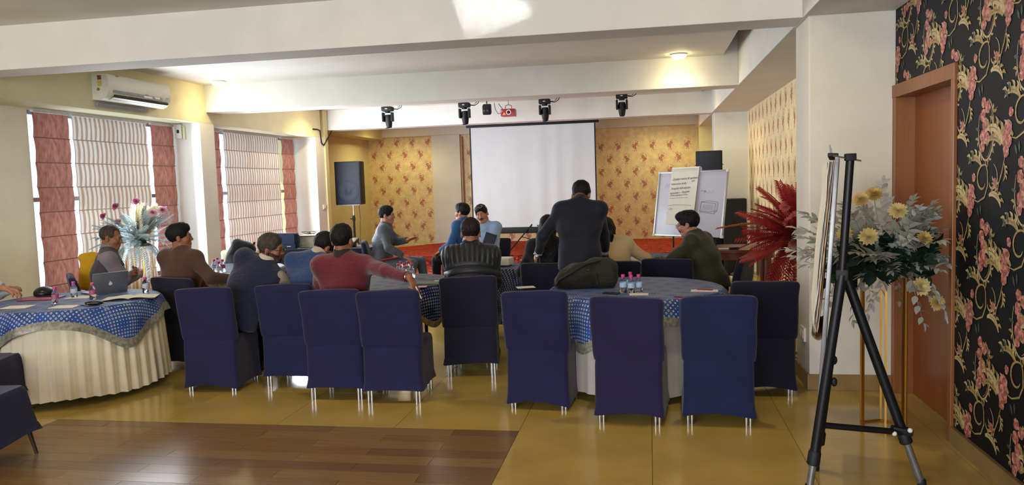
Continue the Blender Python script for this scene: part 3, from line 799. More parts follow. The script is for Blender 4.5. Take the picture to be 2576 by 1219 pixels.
# ---------------------------------------------------------------- tables and cloths
def brocade(name, base, dot, dot2):
    t = NT(name); uv = t.coord('UV')
    def dots(scale, lo, hi, off):
        mp = t.n.new('ShaderNodeMapping'); mp.inputs['Scale'].default_value = (scale, scale, 1); mp.inputs['Rotation'].default_value = (0, 0, PI / 4); mp.inputs['Location'].default_value = (off, off, 0); t.l.new(uv, mp.inputs[0])
        fr = t.node('ShaderNodeVectorMath', {0: mp.outputs[0]}, operation='FRACTION'); sb = t.node('ShaderNodeVectorMath', {0: fr.outputs[0], 1: (.5, .5, 0)}, operation='SUBTRACT')
        ml = t.node('ShaderNodeVectorMath', {0: sb.outputs[0], 1: (1, 1, 0)}, operation='MULTIPLY'); ln = t.node('ShaderNodeVectorMath', {0: ml.outputs[0]}, operation='LENGTH')
        return ln.outputs['Value'], mp
    d1, _ = dots(38, 0, 0, 0)
    sep = t.node('ShaderNodeSeparateXYZ', {0: uv})
    band = t.math('SINE', t.math('MULTIPLY', t.math('ADD', sep.outputs[0], sep.outputs[1]), 26)); band2 = t.math('SINE', t.math('MULTIPLY', t.math('SUBTRACT', sep.outputs[0], sep.outputs[1]), 26))
    big = t.math('MULTIPLY', t.math('ADD', t.math('MAXIMUM', band, band2), 1.0), 0.09); rad = t.math('ADD', big, 0.13)
    msk = t.math('LESS_THAN', d1, rad); inner = t.math('LESS_THAN', d1, t.math('SUBTRACT', rad, 0.17))
    f = t.noise(9, 3, uv)
    b = t.ramp(f, [(0.3, lin(base)), (0.7, tuple(min(1, x * 1.5) for x in lin(base)[:3]) + (1,))])
    c = t.mix(msk, b, t.mix(t.noise(4, 2, uv), lin(dot), lin(dot2)))
    c = t.mix(t.math('MULTIPLY', inner, t.math('GREATER_THAN', rad, 0.28)), c, lin(base))
    t.base(c); t.set(rough=0.6, spec=0.3); t.bump(t.noise(260, 2, uv), 0.1, 0.003); return t.m
broc_blue = brocade('blue_brocade', '#20417e', '#b9bcc0', '#a8a58c'); broc_dark = brocade('dark_brocade', '#15224a', '#b4b6b8', '#8f8c78')
silver_border = mat('silver_brocade_border', '#8e8e7c', 0.45, 0.2, var=.28, scale=45); gold_border = mat('gold_brocade_border', '#a8935a', 0.45, 0.2, var=.3, scale=45)
cream_cloth = fabric('cream_table_skirt', '#d9d0b4', .05, .8, .1, wrinkle=.05); grey_cloth = fabric('grey_table_skirt', '#b5aea4', .05, .8, .1, wrinkle=.05)
board_m = wood('table_board', '#6a4a30', .5)
TZ = 0.75
def round_table(cx_, cy_, r, s, rot, broc, border, skirt, label, clabel, skirt_label=None, hem=.05, pleats=46, ripple=0.010):
    t = thing('round_table', label, 'table', (cx_, cy_, 0))
    MB().lathe([(r - .005, TZ - .035), (r - .005, TZ - .012)], n=48).build('tabletop', board_m, t)
    for k in range(4):
        a = PI / 4 + k * PI / 2; MB().tube([(.38 * math.cos(a), .38 * math.sin(a), 0), (.38 * math.cos(a), .38 * math.sin(a), TZ - .036)], .016, 8).build('leg', dark_metal, t)
    if skirt:
        N = pleats * 8; rr = random.Random(int(cx_ * 100)); pa = [rr.uniform(.6, 1.4) for _ in range(pleats)]; ph = [rr.uniform(-.5, .5) for _ in range(pleats)]
        def fn(u, v):
            k = int(u * pleats) % pleats; q = 2 * PI * u; am = .0035 + ripple * 1.6 * v * pa[k]
            R_ = r + .008 + .035 * v + am * (math.sin(2 * PI * (u * pleats) + ph[k] * 0) * .8 + .35 * math.sin(4 * PI * u * pleats))
            return (R_ * math.cos(q), R_ * math.sin(q), TZ - .008 - v * (TZ - .008 - hem - .008 * math.sin(5 * q)))
        sk = MB().grid(fn, N, 9, closed_u=True).build('table_skirt', skirt, None, True, loc=(cx_, cy_, 0))
        tag(sk, skirt_label, 'table skirt')
    c = thing('tablecloth', clabel, 'tablecloth', (cx_, cy_, 0), rot)
    N = 160
    def edge(q): return s / (abs(math.cos(q)) ** 7 + abs(math.sin(q)) ** 7) ** (1 / 7)
    def pt(q, rho):
        if rho <= r: return (rho * math.cos(q), rho * math.sin(q), TZ + .003)
        h = rho - r; fold = .020 * min(1, h / .15) * math.sin(q * 13 + 1.5 * math.sin(3 * q)) + .05 * h * math.sin(4 * q + 2)
        R_ = r + .014 + (.052 if skirt else .02) * min(1, h / .12) + fold * .8
        return (R_ * math.cos(q), R_ * math.sin(q), TZ + .003 - h)
    bw = .062 if skirt else .045
    for nm, m, f0, f1, steps in (('cloth', broc, 0, 1, None), ('border', border, 1, 0, None)):
        mb = MB(); vs = []; uv = []; cols = []
        for i in range(N):
            q = 2 * PI * i / N; e = edge(q); ei = max(e * (1 - bw / s), r * .8)
            rhos = ([.02, r * .5, r * .85, r * .97, r] + [r + (max(ei, r + .002) - r) * k / 6 for k in range(1, 7)]) if nm == 'cloth' else [max(ei, r + .002) + (e - max(ei, r + .002)) * k / 2 for k in range(3)]
            for rho in rhos:
                p = pt(q, rho); vs.append(p); uv.append((rho * math.cos(q), rho * math.sin(q)))
            nr = len(rhos)
        fs = [(i * nr + k, i * nr + k + 1, ((i + 1) % N) * nr + k + 1, ((i + 1) % N) * nr + k) for i in range(N) for k in range(nr - 1)]
        if nm == 'cloth': fs.append(tuple(i * nr for i in range(N))[::1])
        mb.add(vs, fs); mb.uv = uv; mb.build(nm, m, c, True)
    return t
round_table(-4.80, 5.72, .66, .79, math.radians(25), broc_blue, silver_border, cream_cloth, 'round banquet table under blue and cream cloths at the left edge', 'blue dotted brocade cloth with silver border over the cream pleated skirt', 'cream pleated table skirt hanging around the left round table', .06, 44)
round_table(-4.75, 8.05, .62, .76, .3, broc_dark, gold_border, cream_cloth, 'round banquet table near the far window, behind the brown jacket', 'dark dotted brocade cloth with gold border behind the brown jacket', 'cream table skirt on the round table behind the brown jacket', .06, 36)
round_table(-2.38, 6.74, .60, .75, math.radians(12), broc_dark, gold_border, None, 'round banquet table in front of the man in the maroon sweater', 'dark dotted brocade cloth with gold border under the maroon sleeve')
round_table(-0.12, 6.22, .68, .85, math.radians(12), broc_blue, silver_border, grey_cloth, 'round banquet table under blue and grey cloths near the white pillar', 'blue dotted brocade cloth with silver border under the backpack', 'grey table skirt hanging around the near right round table', .05, 30, .005)
round_table(-0.10, 8.52, .62, .76, .5, broc_dark, gold_border, grey_cloth, 'round banquet table at which the olive jacket and cream sweater sit', 'dark dotted brocade cloth on the table before the olive jacket', 'grey table skirt on the table before the olive jacket', .06, 30, .005)
# small square table for the projector
t6 = thing('square_table', 'small square table carrying the white projector', 'table', (-1.60, 7.93, 0))
MB().box((0, 0, TZ - .024), (.6, .6, .024)).build('tabletop', board_m, t6)
for sx in (-.25, .25):
    for sy in (-.25, .25): MB().tube([(sx, sy, 0), (sx, sy, TZ - .036)], .016, 8).build('leg', dark_metal, t6)
c6 = thing('tablecloth', 'dark dotted brocade cloth hanging from the projector table', 'tablecloth', (-1.60, 7.93, 0))
ring = rrect(.615, .615, .02, 5); Nn = len(ring); mb = MB(); uv = []; vs = [(x, y, TZ + .003) for x, y in ring]; uv = list(ring)
for k in range(1, 9):
    h = .07 * k
    for i, (x, y) in enumerate(ring):
        q = math.atan2(y, x); g = 1 + (.02 + .05 * (h / .5) * (.5 + .5 * math.cos(4 * q - PI))) + .02 * h * math.sin(q * 22); vs.append((x * g, y * g, TZ - h)); uv.append((x * (1 + h / .31), y * (1 + h / .31)))
fs = [tuple(range(Nn))] + [(k * Nn + i, (k + 1) * Nn + i, (k + 1) * Nn + (i + 1) % Nn, k * Nn + (i + 1) % Nn) for k in range(8) for i in range(Nn)]
mb.add(vs, fs); mb.uv = uv; mb.build('cloth', broc_dark, c6)

# ---------------------------------------------------------------- people
def at(px, py, Y):
    """world point on the plane y = Y seen at a pixel of the photograph"""
    d = _M.T @ np.array([(px - 1288) / 1942.49, (py - 609.5) / 1942.49, 1.0]); return np.array([0, 0, CAM_H]) + d * (Y / d[1])
def skin_mat(name, color):
    t = NT(name); c = lin(color); f = t.noise(18, 4); d = tuple(x * .86 for x in c[:3]) + (1,); l = tuple(min(1, x * 1.1) for x in c[:3]) + (1,)
    t.base(t.ramp(f, [(0.3, d), (0.7, l)])); t.set(rough=0.5, spec=0.35, sss=0.0); t.bump(t.noise(160, 3), .08, .003); MATS[name] = t.m; return t.m
def hair_mat(name, color, rough=.62):
    t = NT(name); c = lin(color); f = t.noise(70, 4, t.mapped('Object', (1, 1, .3))); d = tuple(x * .6 for x in c[:3]) + (1,); l = tuple(min(1, x * 1.6) for x in c[:3]) + (1,)
    t.base(t.ramp(f, [(0.3, d), (0.7, l)])); t.set(rough=rough, spec=0.2); t.bump(f, .8, .01); MATS[name] = t.m; return t.m
skinA = skin_mat('skin_brown', '#8a5a40'); skinB = skin_mat('skin_tan', '#a8735a'); skinC = skin_mat('skin_deep', '#6f4630')
hairK = hair_mat('black_hair', '#0f0d0d'); hairB = hair_mat('brown_black_hair', '#1d1614'); hairG = hair_mat('greying_hair', '#3a302b', .6)
lipm = skin_mat('lips', '#7c4237'); beard_m = hair_mat('trimmed_beard', '#3d2e26', .8); eye_w = mat('eye_white', '#d8d2c8', .3, var=.02); eye_d = mat('eye_iris', '#1a0f0a', .2, var=.02)
glass_fr = mat('spectacle_frame', '#2a211d', .3, .3); glass_fr_l = mat('spectacle_frame_light', '#c9c4bd', .3, .4)
def ik(S, W, l1, l2, pole):
    S, W = V3(S), V3(W); d = W - S; L = np.linalg.norm(d)
    if L > (l1 + l2) * .999: W = S + d / L * (l1 + l2) * .999; d = W - S; L = np.linalg.norm(d)
    u = d / L; a = (l1 * l1 - l2 * l2 + L * L) / (2 * L); h = math.sqrt(max(0, l1 * l1 - a * a))
    p = V3(pole) - u * (V3(pole) @ u); return S + u * a + nrm(p) * h, W
def hand(F, wr, d, nm, side, curl=.5, thumb=.5, sc=1.0):
    d = nrm(d); nm = nrm(V3(nm) - d * (V3(nm) @ d)); th = np.cross(d, nm) * side
    P = lambda a, b, c: wr + sc * (d * a + th * b + nm * c)
    F.ecap(P(.0, 0, 0), P(.075, 0, .002), (.028 * sc, .020 * sc), (.040 * sc, .015 * sc), th, k=.015)
    for i, (off, ln, f) in enumerate(((.030, .90, 0), (.010, 1.0, .05), (-.010, .94, .12), (-.029, .74, .2))):
        p = P(.078 - .006 * abs(i - 1), off, .002); a = curl * .5 + f * curl; dd = d + th * off * 3.0
        for q, (L, r) in enumerate(((.045, .0098), (.029, .0090), (.022, .0078))):
            e = p + sc * ln * L * (nrm(dd) * math.cos(a) + nm * math.sin(a)); F.cap(p, e, r * sc, (r - .0008) * sc, k=.007 if q else .010); p = e; a += curl * (.8 + f)
    p = P(.020, .026, .004); a1 = nrm(d * .75 + th * (.75 - .4 * thumb) + nm * (.25 + .6 * thumb)); e = p + a1 * .045 * sc; F.cap(p, e, .0125 * sc, .0105 * sc, k=.012)
    F.cap(e, e + nrm(a1 + d * .7) * .032 * sc, .0105 * sc, .0085 * sc, k=.006)

def person(label, x, y, deg, top, sleeve=None, stand=False, zs=.455, lean=.05, slean=0., twist=0., head=(0, 0, 0), hs=1.0, arms=None, skin=None, hair=('short', None), pants=None, style='sweater', collar=None, cuffs=None,
           beard=False, stache=False, specs=None, cell=.008, bulk=1.0, neck_fwd=.02, sh_w=1.0, vest=False, vest_cut=(1,), knees=None, noise=.006, group=None, hipy=-.03, shoes=None, torso=1.0):
    rz = math.radians(deg); root = thing('person', label, 'person', (x, y, .0115 if y > 10 else 0), rz, group); skin = skin or skinA
    c, s_ = math.cos(-rz), math.sin(-rz)
    def loc(p):            # world -> local
        dx, dy = p[0] - x, p[1] - y; return V3(dx * c - dy * s_, dx * s_ + dy * c, p[2])
    hz = .90 if stand else zs + .095
    H0 = V3(0, hipy, hz)
    def up(f): return nrm([math.sin(slean * f), math.sin(lean * f) * math.cos(slean * f), math.cos(lean * f) * math.cos(slean * f)])
    u1, u2 = up(.8), up(1.15); T = torso
    C = H0 + .29 * T * u1; N = C + .235 * T * u2
    sd = nrm(np.cross([-math.sin(twist), math.cos(twist), 0], u2)); sd0 = V3(1, 0, 0); fw = np.cross(u2, sd)
    S = {k: N - .055 * u2 + k * .172 * sh_w * sd for k in (-1, 1)}
    Rh = rotm(*head); hu = nrm(.45 * u2 + .55 * Rh[:, 2] + neck_fwd * 4 * fw); HC = N + (.132 * hs) * hu
    hp = lambda a, b, d: HC + Rh @ (V3(a, b, d) * hs)
    # --- pose of the limbs
    A = {}
    for k in (-1, 1):
        spec = (arms or {}).get(k) or {}
        W = spec.get('w'); W = loc(W) if W is not None and spec.get('world', True) else (V3(W) if W is not None else (S[k] + V3(k * .06, .26, -.36)))
        E, W = ik(S[k], W, .285, .255, spec.get('pole', (k * .7, -.5, -.6)))
        fd = nrm(W - E); dv = spec.get('d'); dv = nrm(fd * .6 + V3(dv)) if dv is not None else fd
        A[k] = (E, W, dv, spec.get('n', (0, 0, -1)), spec.get('curl', .5), spec.get('thumb', .4))
    Lg = {}
    for k in (-1, 1):
        hp0 = H0 + V3(k * .092, 0, -.01)
        if stand: kn = V3(k * .10, .02, .49); an = V3(k * .11, -.02, .09)
        else:
            kk = (knees or {}).get(k); kn = V3(k * .13, hipy + .43, zs + .075); an = V3(k * .12, hipy + .44, .09)
            if kk: kn, an = V3(kk[0]), V3(kk[1])
        Lg[k] = (hp0, kn, an)
    B = bulk
    tor = [(H0 - .02 * u1, H0 + .12 * u1, (.162 * B, .118 * B), (.150 * B, .112 * B), sd0), (H0 + .11 * u1, C, (.150 * B, .112 * B), (.162 * B, .115 * B), nrm(sd0 + sd)), (C, C + .13 * T * u2, (.170 * B, .115 * B), (.172, .098), sd)]
    # --- body: one continuous surface
    F = Field()
    for a, b, ra, rb, q in tor: F.ecap(a, b, (ra[0] - .012, ra[1] - .012), (rb[0] - .012, rb[1] - .012), q, .04)
    F.cap(S[-1], S[1], .048, k=.04)
    for k in (-1, 1): F.cap(S[k] - .03 * u2, C + k * sd * .085, .040, .055, k=.05)
    for k in (-1, 1):
        F.cap(N + .015 * u2, S[k], .048, .045, k=.04); E, W, dv, nm, cu, th = A[k]
        F.cap(S[k], E, .047, .038, k=.03); F.cap(E, W, .038, .026, k=.015); hand(F, W, dv, nm, k, cu, th)
        h0, kn, an = Lg[k]; F.cap(h0, kn, .075, .052, k=.03); F.cap(kn, an, .052, .036, k=.02); F.cap(an - V3(0, .03, .04), an + V3(0, .14, -.055), .034, .028, k=.02)
    F.cap(N - .03 * u2, hp(0, -.025, -.055), .058, .054 * hs, k=.025)
    q = lambda cc, r, k=.02, sub=False: F.ell(hp(*cc), V3(r) * hs, k, sub, Rh)
    q((0, -.012, .035), (.074, .095, .086), .01); q((0, .022, -.030), (.060, .068, .080), .03); q((0, .066, -.094), (.024, .020, .018), .03)
    for k in (-1, 1):
        F.cap(hp(k * .050, .0, -.062), hp(k * .022, .062, -.094), .020 * hs, .017 * hs, k=.03)
        q((k * .040, .060, -.028), (.024, .022, .022), .025)
    F.cap(hp(-.032, .083, .022), hp(.032, .083, .022), .012 * hs, k=.018)
    for k in (-1, 1): q((k * .031, .099, .003), (.020, .017, .013), .014, True)
    F.cap(hp(0, .090, .012), hp(0, .105, -.028), .0075 * hs, .0125 * hs, k=.014); q((-.012, .095, -.033), (.008, .009, .007), .008); q((.012, .095, -.033), (.008, .009, .007), .008)
    F.cap(hp(-.017, .089, -.056), hp(.017, .089, -.056), .0075 * hs, k=.01); F.cap(hp(-.015, .087, -.069), hp(.015, .087, -.069), .0085 * hs, k=.01)
    for k in (-1, 1):
        Re = Rh @ rotm(-k * .35, .1, 0); F.ell(hp(k * .079, -.010, -.008), V3(.011, .021, .032) * hs, .010, False, Re); F.ell(hp(k * .089, .0, -.006), V3(.008, .010, .016) * hs, .006, True, Re)
    for k in (-1, 1): F.cap(hp(k * .018, .0865, .0105), hp(k * .044, .080, .0095), .0062 * hs, k=.006); F.cap(hp(k * .020, .0855, -.0085), hp(k * .042, .080, -.008), .0050 * hs, k=.006)
    mouth = hp(0, .094, -.062); chin = hp(0, .055, -.085)
    def pick(Pc):
        L = (Pc - HC) @ Rh / hs
        m = ((np.abs(L[:, 0]) < .021) & (np.abs(L[:, 2] + .0625) < .0125) & (L[:, 1] > .084)).astype(int)
        if beard: b_ = (L[:, 2] < -.028 - .5 * np.maximum(0, L[:, 1] - .05) + .35 * np.maximum(0, .045 - L[:, 1])) & (L[:, 2] > -.135) & (L[:, 1] > -.012) & (np.abs(L[:, 0]) < .09); m = np.where(b_ & (m == 0), 2, m)
        return m
    fmesh('body', F, None, cell, root, None, [skin, lipm, beard_m], pick)
    for k in (-1, 1):
        ey = MB(); ey.cur = 0; ey.ball(hp(k * .031, .0735, .002), .0118 * hs, 10); ey.cur = 1; ey.ball(hp(k * .031, .0792, .002), .0066 * hs, 8)
        ey.build('eye', [eye_w, eye_d], root)
    # --- hair
    G = Field(); hk, hm = hair[0], hair[1] or hairK
    g = lambda cc, r, k=.02, sub=False: G.ell(hp(*cc), V3(r) * hs, k, sub, Rh)
    o = {'thin': -.005}.get(hk, 0)
    g((0, -.014, .040), (.084 + o, .103 + o, .094 + o), .01)
    if hk in ('full', 'quiff'): g((0, .012, .090), (.070, .086, .052), .03); g((0, -.06, .05), (.076, .06, .075), .03)
    if hk == 'quiff': g((0, .070, .098), (.058, .034, .030), .03)
    if hk == 'short': g((0, .005, .085), (.066, .080, .048), .03)
    g((0, .130, -.030), (.088, .088, .100), .012, True)
    if hk == 'thin': g((-.055, .10, .07), (.035, .06, .05), .015, True); g((.055, .10, .07), (.035, .06, .05), .015, True)
    dn = Rh @ V3(0, .38, -1)
    if hk not in ('long', 'tail'):
        G.cut(hp(0, -.03, -.064), dn)
        for k in (-1, 1): g((k * .088, -.002, -.016), (.022, .024, .034), .008, True)
    else:
        for k in (-1, 1): G.cap(hp(k * .06, -.03, .0), hp(k * .062, -.04, -.11), .034 * hs, .03 * hs, k=.03)
        G.cap(hp(0, -.075, .0), hp(0, -.07, -.12), .06 * hs, .052 * hs, k=.03)
        if hk == 'long':
            bk = -fw
            for k in (-1, 0, 1):
                p0 = hp(k * .045, -.075, -.08); p1 = N + bk * .125 + sd * k * .05 - u2 * .12; p2 = N + bk * .135 + sd * k * .045 - u2 * .36
                G.cap(p0, p1, .045, .045, k=.03); G.cap(p1, p2, .045, .020, k=.03)
        else:
            p0 = hp(.0, -.10, -.04); G.cap(p0, p0 + V3(.05, -.06, -.06), .03, .026, k=.02); G.cap(p0 + V3(.05, -.06, -.06), p0 + V3(.06, -.07, -.17), .024, .010, k=.02)
    fmesh('hair', G, hm, .007 if cell < .009 else .008, root, (.0022, 170, 3))
    for k in (-1, 1):
        fh = Field(); fh.cap(hp(k * .016, .0945, .0245), hp(k * .048, .0825, .0255), .0042 * hs, .0032 * hs, k=.004); fmesh('eyebrow', fh, hm, .0035, root)
    if stache:
        fs_ = Field()
        for k in (-1, 1): fs_.cap(hp(k * .003, .100, -.047), hp(k * .028, .086, -.056), .0075 * hs, .005 * hs, k=.006)
        fmesh('moustache', fs_, hm, .004, root)
    if specs:
        z0, y0, pt_, m_ = (.003, .109, 0, glass_fr) if specs == 'worn' else (.108, .075, .9, glass_fr_l)
        M_ = MB(); Rp = rotm(0, pt_, 0)
        for k in (-1, 1): M_.tube([hp(*(V3(0, y0, z0) + Rp @ V3(k * .031 + .024 * math.cos(a), 0, .018 * math.sin(a)))) for a in [2 * PI * i / 14 for i in range(15)]], .0022, 5, False)
        M_.tube([hp(-.008, y0 + .002, z0 + .004), hp(.008, y0 + .002, z0 + .004)], .0022, 5)
        for k in (-1, 1): M_.tube([hp(k * .055, y0, z0 + .004), hp(k * .079, y0 - .03, z0 + .006), hp(k * .083, -.01 if specs == 'worn' else .0, z0 + (.004 if specs == 'worn' else -.04))], .0018, 5)
        M_.build('spectacles', m_, root)
    # --- trousers and shoes
    pm = pants or mat('dark_trousers', '#1d1e24', .85, var=.1)
    Fp = Field(); hem_j = .03
    Fp.ecap(H0 - .03 * u1, H0 + .06 * u1, (.170 * B, .128 * B), (.160 * B, .120 * B), sd0, .04)
    for k in (-1, 1):
        h0, kn, an = Lg[k]; Fp.cap(h0, kn, .094 * B, .070, k=.04); Fp.cap(kn, an + V3(0, 0, .03), .068, .056, k=.02); Fp.cut_local(an + V3(0, 0, .005), (0, 0, -1), .09)
    fmesh('trousers', Fp, pm, .012, root, (.003, 40, 2))
    sm_ = shoes or mat('black_shoe', '#14120f', .4)
    for k in (-1, 1):
        an = Lg[k][2]; Fs = Field(); Fs.cap(an + V3(0, -.045, -.045), an + V3(0, .15, -.055), .044, .036, k=.02); Fs.cap(an + V3(0, -.02, -.03), an, .044, k=.02); Fs.cut(an + V3(0, 0, -.088), (0, 0, -1)); fmesh('shoe', Fs, sm_, .010, root)
    # --- top garment
    def garment(t_, arms_, hem, armr=1.0, cutw=.02, collar_gap=.064, pad=0., armhole=False, k0=.04):
        F = Field()
        for a, b, ra, rb, q_ in tor: F.ecap(a, b, (ra[0] + t_, ra[1] + t_), (rb[0] + t_, rb[1] + t_), q_, k0)
        if hem < 0: F.ecap(H0 + hem * u1, H0 + .05 * u1, (.172 * B + t_, .128 * B + t_), (.160 * B + t_, .122 * B + t_), sd0, k0)
        F.cap(S[-1] + pad * u2, S[1] + pad * u2, .052 + t_ * .6, k=.06)
        for k in (-1, 1):
            F.cap(S[k] - .025 * u2 + pad * u2, C - .03 * u1 + k * sd * .088, .050 + t_ * .6, .066 + t_ * .6, k=.06)
            F.cap(N + (.005) * u2, S[k] + pad * u2, .058 + t_ * .4, .048 + t_ * .6 + pad * .3, k=.05)
            if arms_:
                E, W = A[k][0], A[k][1]; Wc = W - nrm(W - E) * cutw
                F.cap(S[k], E, (.054 + t_ * .6) * armr, (.049 + t_ * .5) * armr, k=.05); F.cap(E, Wc + (Wc - E) * .06, (.049 + t_ * .5) * armr, (.036 + t_ * .4) * armr, k=.015)
                F.cut_local(Wc, W - E, .07)
        F.cut_local(H0 + (hem - .02) * u1, -u1, .35) if stand else F.cut_local(H0 + (hem - .02) * u1, -u1, .24)
        F.cap(N - .01 * u2 + fw * .01, hp(0, -.02, -.03), collar_gap, collar_gap, k=.01, sub=True)
        return F
    gc = .010
    if vest:
        fmesh('shirt', garment(.006, True, -.02), sleeve, gc, root, (noise, 26, 5))
        Fv = garment(.018, False, -.03)
        for k in (-1, 1):
            if k not in vest_cut: Fv.cap(S[k], S[k] + (A[k][0] - S[k]) * .45, .076, .070, k=.05)
        for k in vest_cut: Fv.cap(S[k] + k * sd * .082 + u2 * .0, A[k][0] + k * sd * .05, .072, .07, k=.012, sub=True)
        fmesh('vest', Fv, top, gc, root, (noise * .7, 20, 6))
    else:
        hem = {'suit': -.06, 'puffer': -.02}.get(style, -.02)
        th_ = {'suit': .016, 'puffer': .026, 'jacket': .020, 'shirt': .010}.get(style, .014)
        fmesh({'suit': 'jacket', 'puffer': 'jacket'}.get(style, style), garment(th_, True, hem, 1.12 if style == 'puffer' else 1.0, pad=.004 if style == 'suit' else 0, cutw=.035 if cuffs else .02), top, gc, root, (noise, 26, 5))
    if collar:
        Fc = Field(); n0 = N + .008 * u2; n1 = N + .068 * hu
        Fc.cap(n0, n1, .078, .071, k=.01); Fc.cap(N - .06 * u2, HC, .061, .058, k=.004, sub=True); Fc.cut(n1, hu); fmesh('collar', Fc, collar, .006, root)
    if cuffs:
        for k in (-1, 1):
            E, W = A[k][0], A[k][1]; w_ = nrm(W - E); Fc = Field(); Fc.cap(W - w_ * .05, W + w_ * .01, .0385, .0375, k=.005); Fc.cut(W - w_ * .005, w_); Fc.cap(W - w_ * .1, W + w_ * .1, .031, k=.002, sub=True); fmesh('cuff', Fc, cuffs, .006, root)
    root_info = dict(root=root, N=N, S=S, A=A, HC=HC, hp=hp, H0=H0, C=C, fw=fw, u2=u2, sd=sd)
    return root_info
maroon = fabric('maroon_knit', '#5c1e26', .08, .95, .3, 500, .5, 12); navy_knit = fabric('navy_knit', '#1b2036', .08, .95, .25, 500, .5, 12); blue_knit = fabric('blue_knit', '#2c4168', .08, .95, .25, 500, .5, 10)
grey_vest = fabric('grey_vest_wool', '#403d42', .08, .9, .1, 300, .15); lilac_shirt = fabric('lilac_grey_shirt', '#7a7079', .06, .8, .1, 300, .2); khaki_shirt = fabric('grey_khaki_shirt', '#8c8474', .06, .8, .1, 300, .25)
brown_jkt = fabric('brown_tweed', '#4a3226', .12, .9, .15, 260, .25); grey_jkt = fabric('grey_jacket_nylon', '#4d515a', .08, .6, .1, 200, .35, 14); denim = fabric('blue_denim', '#2d5480', .12, .85, .05, 260, .3)
pale_blue = fabric('pale_blue_shirt', '#8ea6c6', .05, .75, .05, 260, .25, 10); suit_m = fabric('dark_navy_suit', '#12141e', .08, .75, .1, 320, .15); cream_knit = fabric('cream_knit', '#c6ac7c', .06, .95, .3, 240, .3)
olive = fabric('olive_jacket', '#2f2f1d', .12, .7, .1, 200, .35, 12); black_top = fabric('black_top', '#15151b', .1, .85, .1, 260, .2); white_sl = fabric('pale_grey_sleeve', '#aab0b4', .06, .8, .1, 240, .3)
def quilt(name, color):
    t = NT(name); c = lin(color); f = t.noise(10, 3); t.base(t.ramp(f, [(.3, tuple(x * .8 for x in c[:3]) + (1,)), (.7, tuple(x * 1.25 for x in c[:3]) + (1,))]))
    sep = t.node('ShaderNodeSeparateXYZ', {0: t.coord()}); X, Z = sep.outputs[0], sep.outputs[2]
    vx = t.math('ABSOLUTE', t.math('SINE', t.math('MULTIPLY', X, PI / .045))); hz_ = t.math('ABSOLUTE', t.math('SINE', t.math('MULTIPLY', t.math('ADD', Z, t.math('MULTIPLY', t.math('MULTIPLY', X, X), 1.2)), PI / .062)))
    up_ = t.math('GREATER_THAN', t.math('ADD', Z, t.math('MULTIPLY', t.math('MULTIPLY', X, X), 1.2)), .965)
    h = t.math('ADD', t.math('MULTIPLY', up_, t.math('POWER', vx, .5)), t.math('MULTIPLY', t.math('SUBTRACT', 1.0, up_), t.math('POWER', hz_, .5)))
    t.set(rough=.5, spec=.4, sheen=.1); t.bump(h, .9, .02); MATS[name] = t.m; return t.m
puffer_m = quilt('black_quilted_nylon', '#17191d')
blue_jeans = fabric('grey_blue_trousers', '#5a6672', .1, .85); char_poly = fabric('charcoal_collar', '#26221f', .05, .9); white_col = fabric('white_collar', '#c9cdd4', .03, .8); cream_col = fabric('cream_collar', '#b8aa98', .03, .8)

# man in maroon sweater, arm along the empty chair
red = person('person in a maroon sweater and dark collar, one arm draped along the empty chair beside', -2.40, 5.80, 3, maroon, lean=-.02, head=(-.12, .02, 0), hair=('short', hairK), collar=char_poly, skin=skinA, sh_w=1.06, cell=.0065,
             arms={1: dict(w=at(1062, 706, 5.40), pole=(.3, -1, -.7), d=(.35, .0, -1.3), n=(-.8, .3, -.2), curl=.35), -1: dict(w=(-.18, .36, .80), world=False)})
# navy vest, leaning to the right with a beard and spectacles
person('person in a navy knitted vest with grey beard and spectacles, leaning far to one side', -3.44, 5.97, -8, navy_knit, sleeve=khaki_shirt, vest=True, lean=.30, slean=.44, head=(-1.25, -.12, .15), hair=('short', hairG), beard=True, specs='worn', skin=skinA, collar=cream_col, sh_w=1.08, bulk=1.04, neck_fwd=.05,
       arms={1: dict(w=(.36, .46, .78), world=False), -1: dict(w=(-.02, .48, .80), world=False)})
person('person in a blue sweater with head bowed towards the table', -2.90, 6.08, 0, blue_knit, lean=.42, slean=.10, head=(-.55, -.75, .1), hair=('full', hairK), collar=cream_col, skin=skinA, sh_w=1.1, neck_fwd=.10,
       arms={1: dict(w=(.10, .55, .82), world=False), -1: dict(w=(-.18, .52, .78), world=False)})
person('person in a black quilted jacket seen from behind at the middle table', -1.535, 6.52, 8, puffer_m, style='puffer', collar=black_top, lean=.10, head=(0, -.28, 0), hair=('full', hairB), skin=skinA, bulk=1.06, sh_w=1.0, noise=.003, torso=.98,
       arms={1: dict(w=(.14, .38, .72), world=False, pole=(.25, -.5, -.9)), -1: dict(w=(-.14, .38, .72), world=False, pole=(-.25, -.5, -.9))})
person('person in a brown tweed jacket seen from behind, looking towards the stage', -4.36, 6.62, -18, brown_jkt, style='jacket', lean=.02, head=(-.75, .05, 0), hair=('full', hairK), skin=skinA, sh_w=1.10, bulk=1.05,
       arms={1: dict(w=(.42, .22, .80), world=False, pole=(.7, -.3, -.6)), -1: dict(w=(-.2, .40, .70), world=False)})
person('person in a grey vest over a lilac shirt with thinning hair, arms folded', -5.32, 6.82, -55, grey_vest, sleeve=lilac_shirt, vest=True, lean=.10, head=(-.25, -.18, 0), hair=('thin', hairG), skin=skinA, collar=lilac_shirt, bulk=1.08,
       arms={1: dict(w=(-.10, .27, .80), world=False, pole=(1, -.2, -.6), n=(0, -1, 0)), -1: dict(w=(.10, .24, .84), world=False, pole=(-1, -.2, -.6), n=(0, -1, 0))})
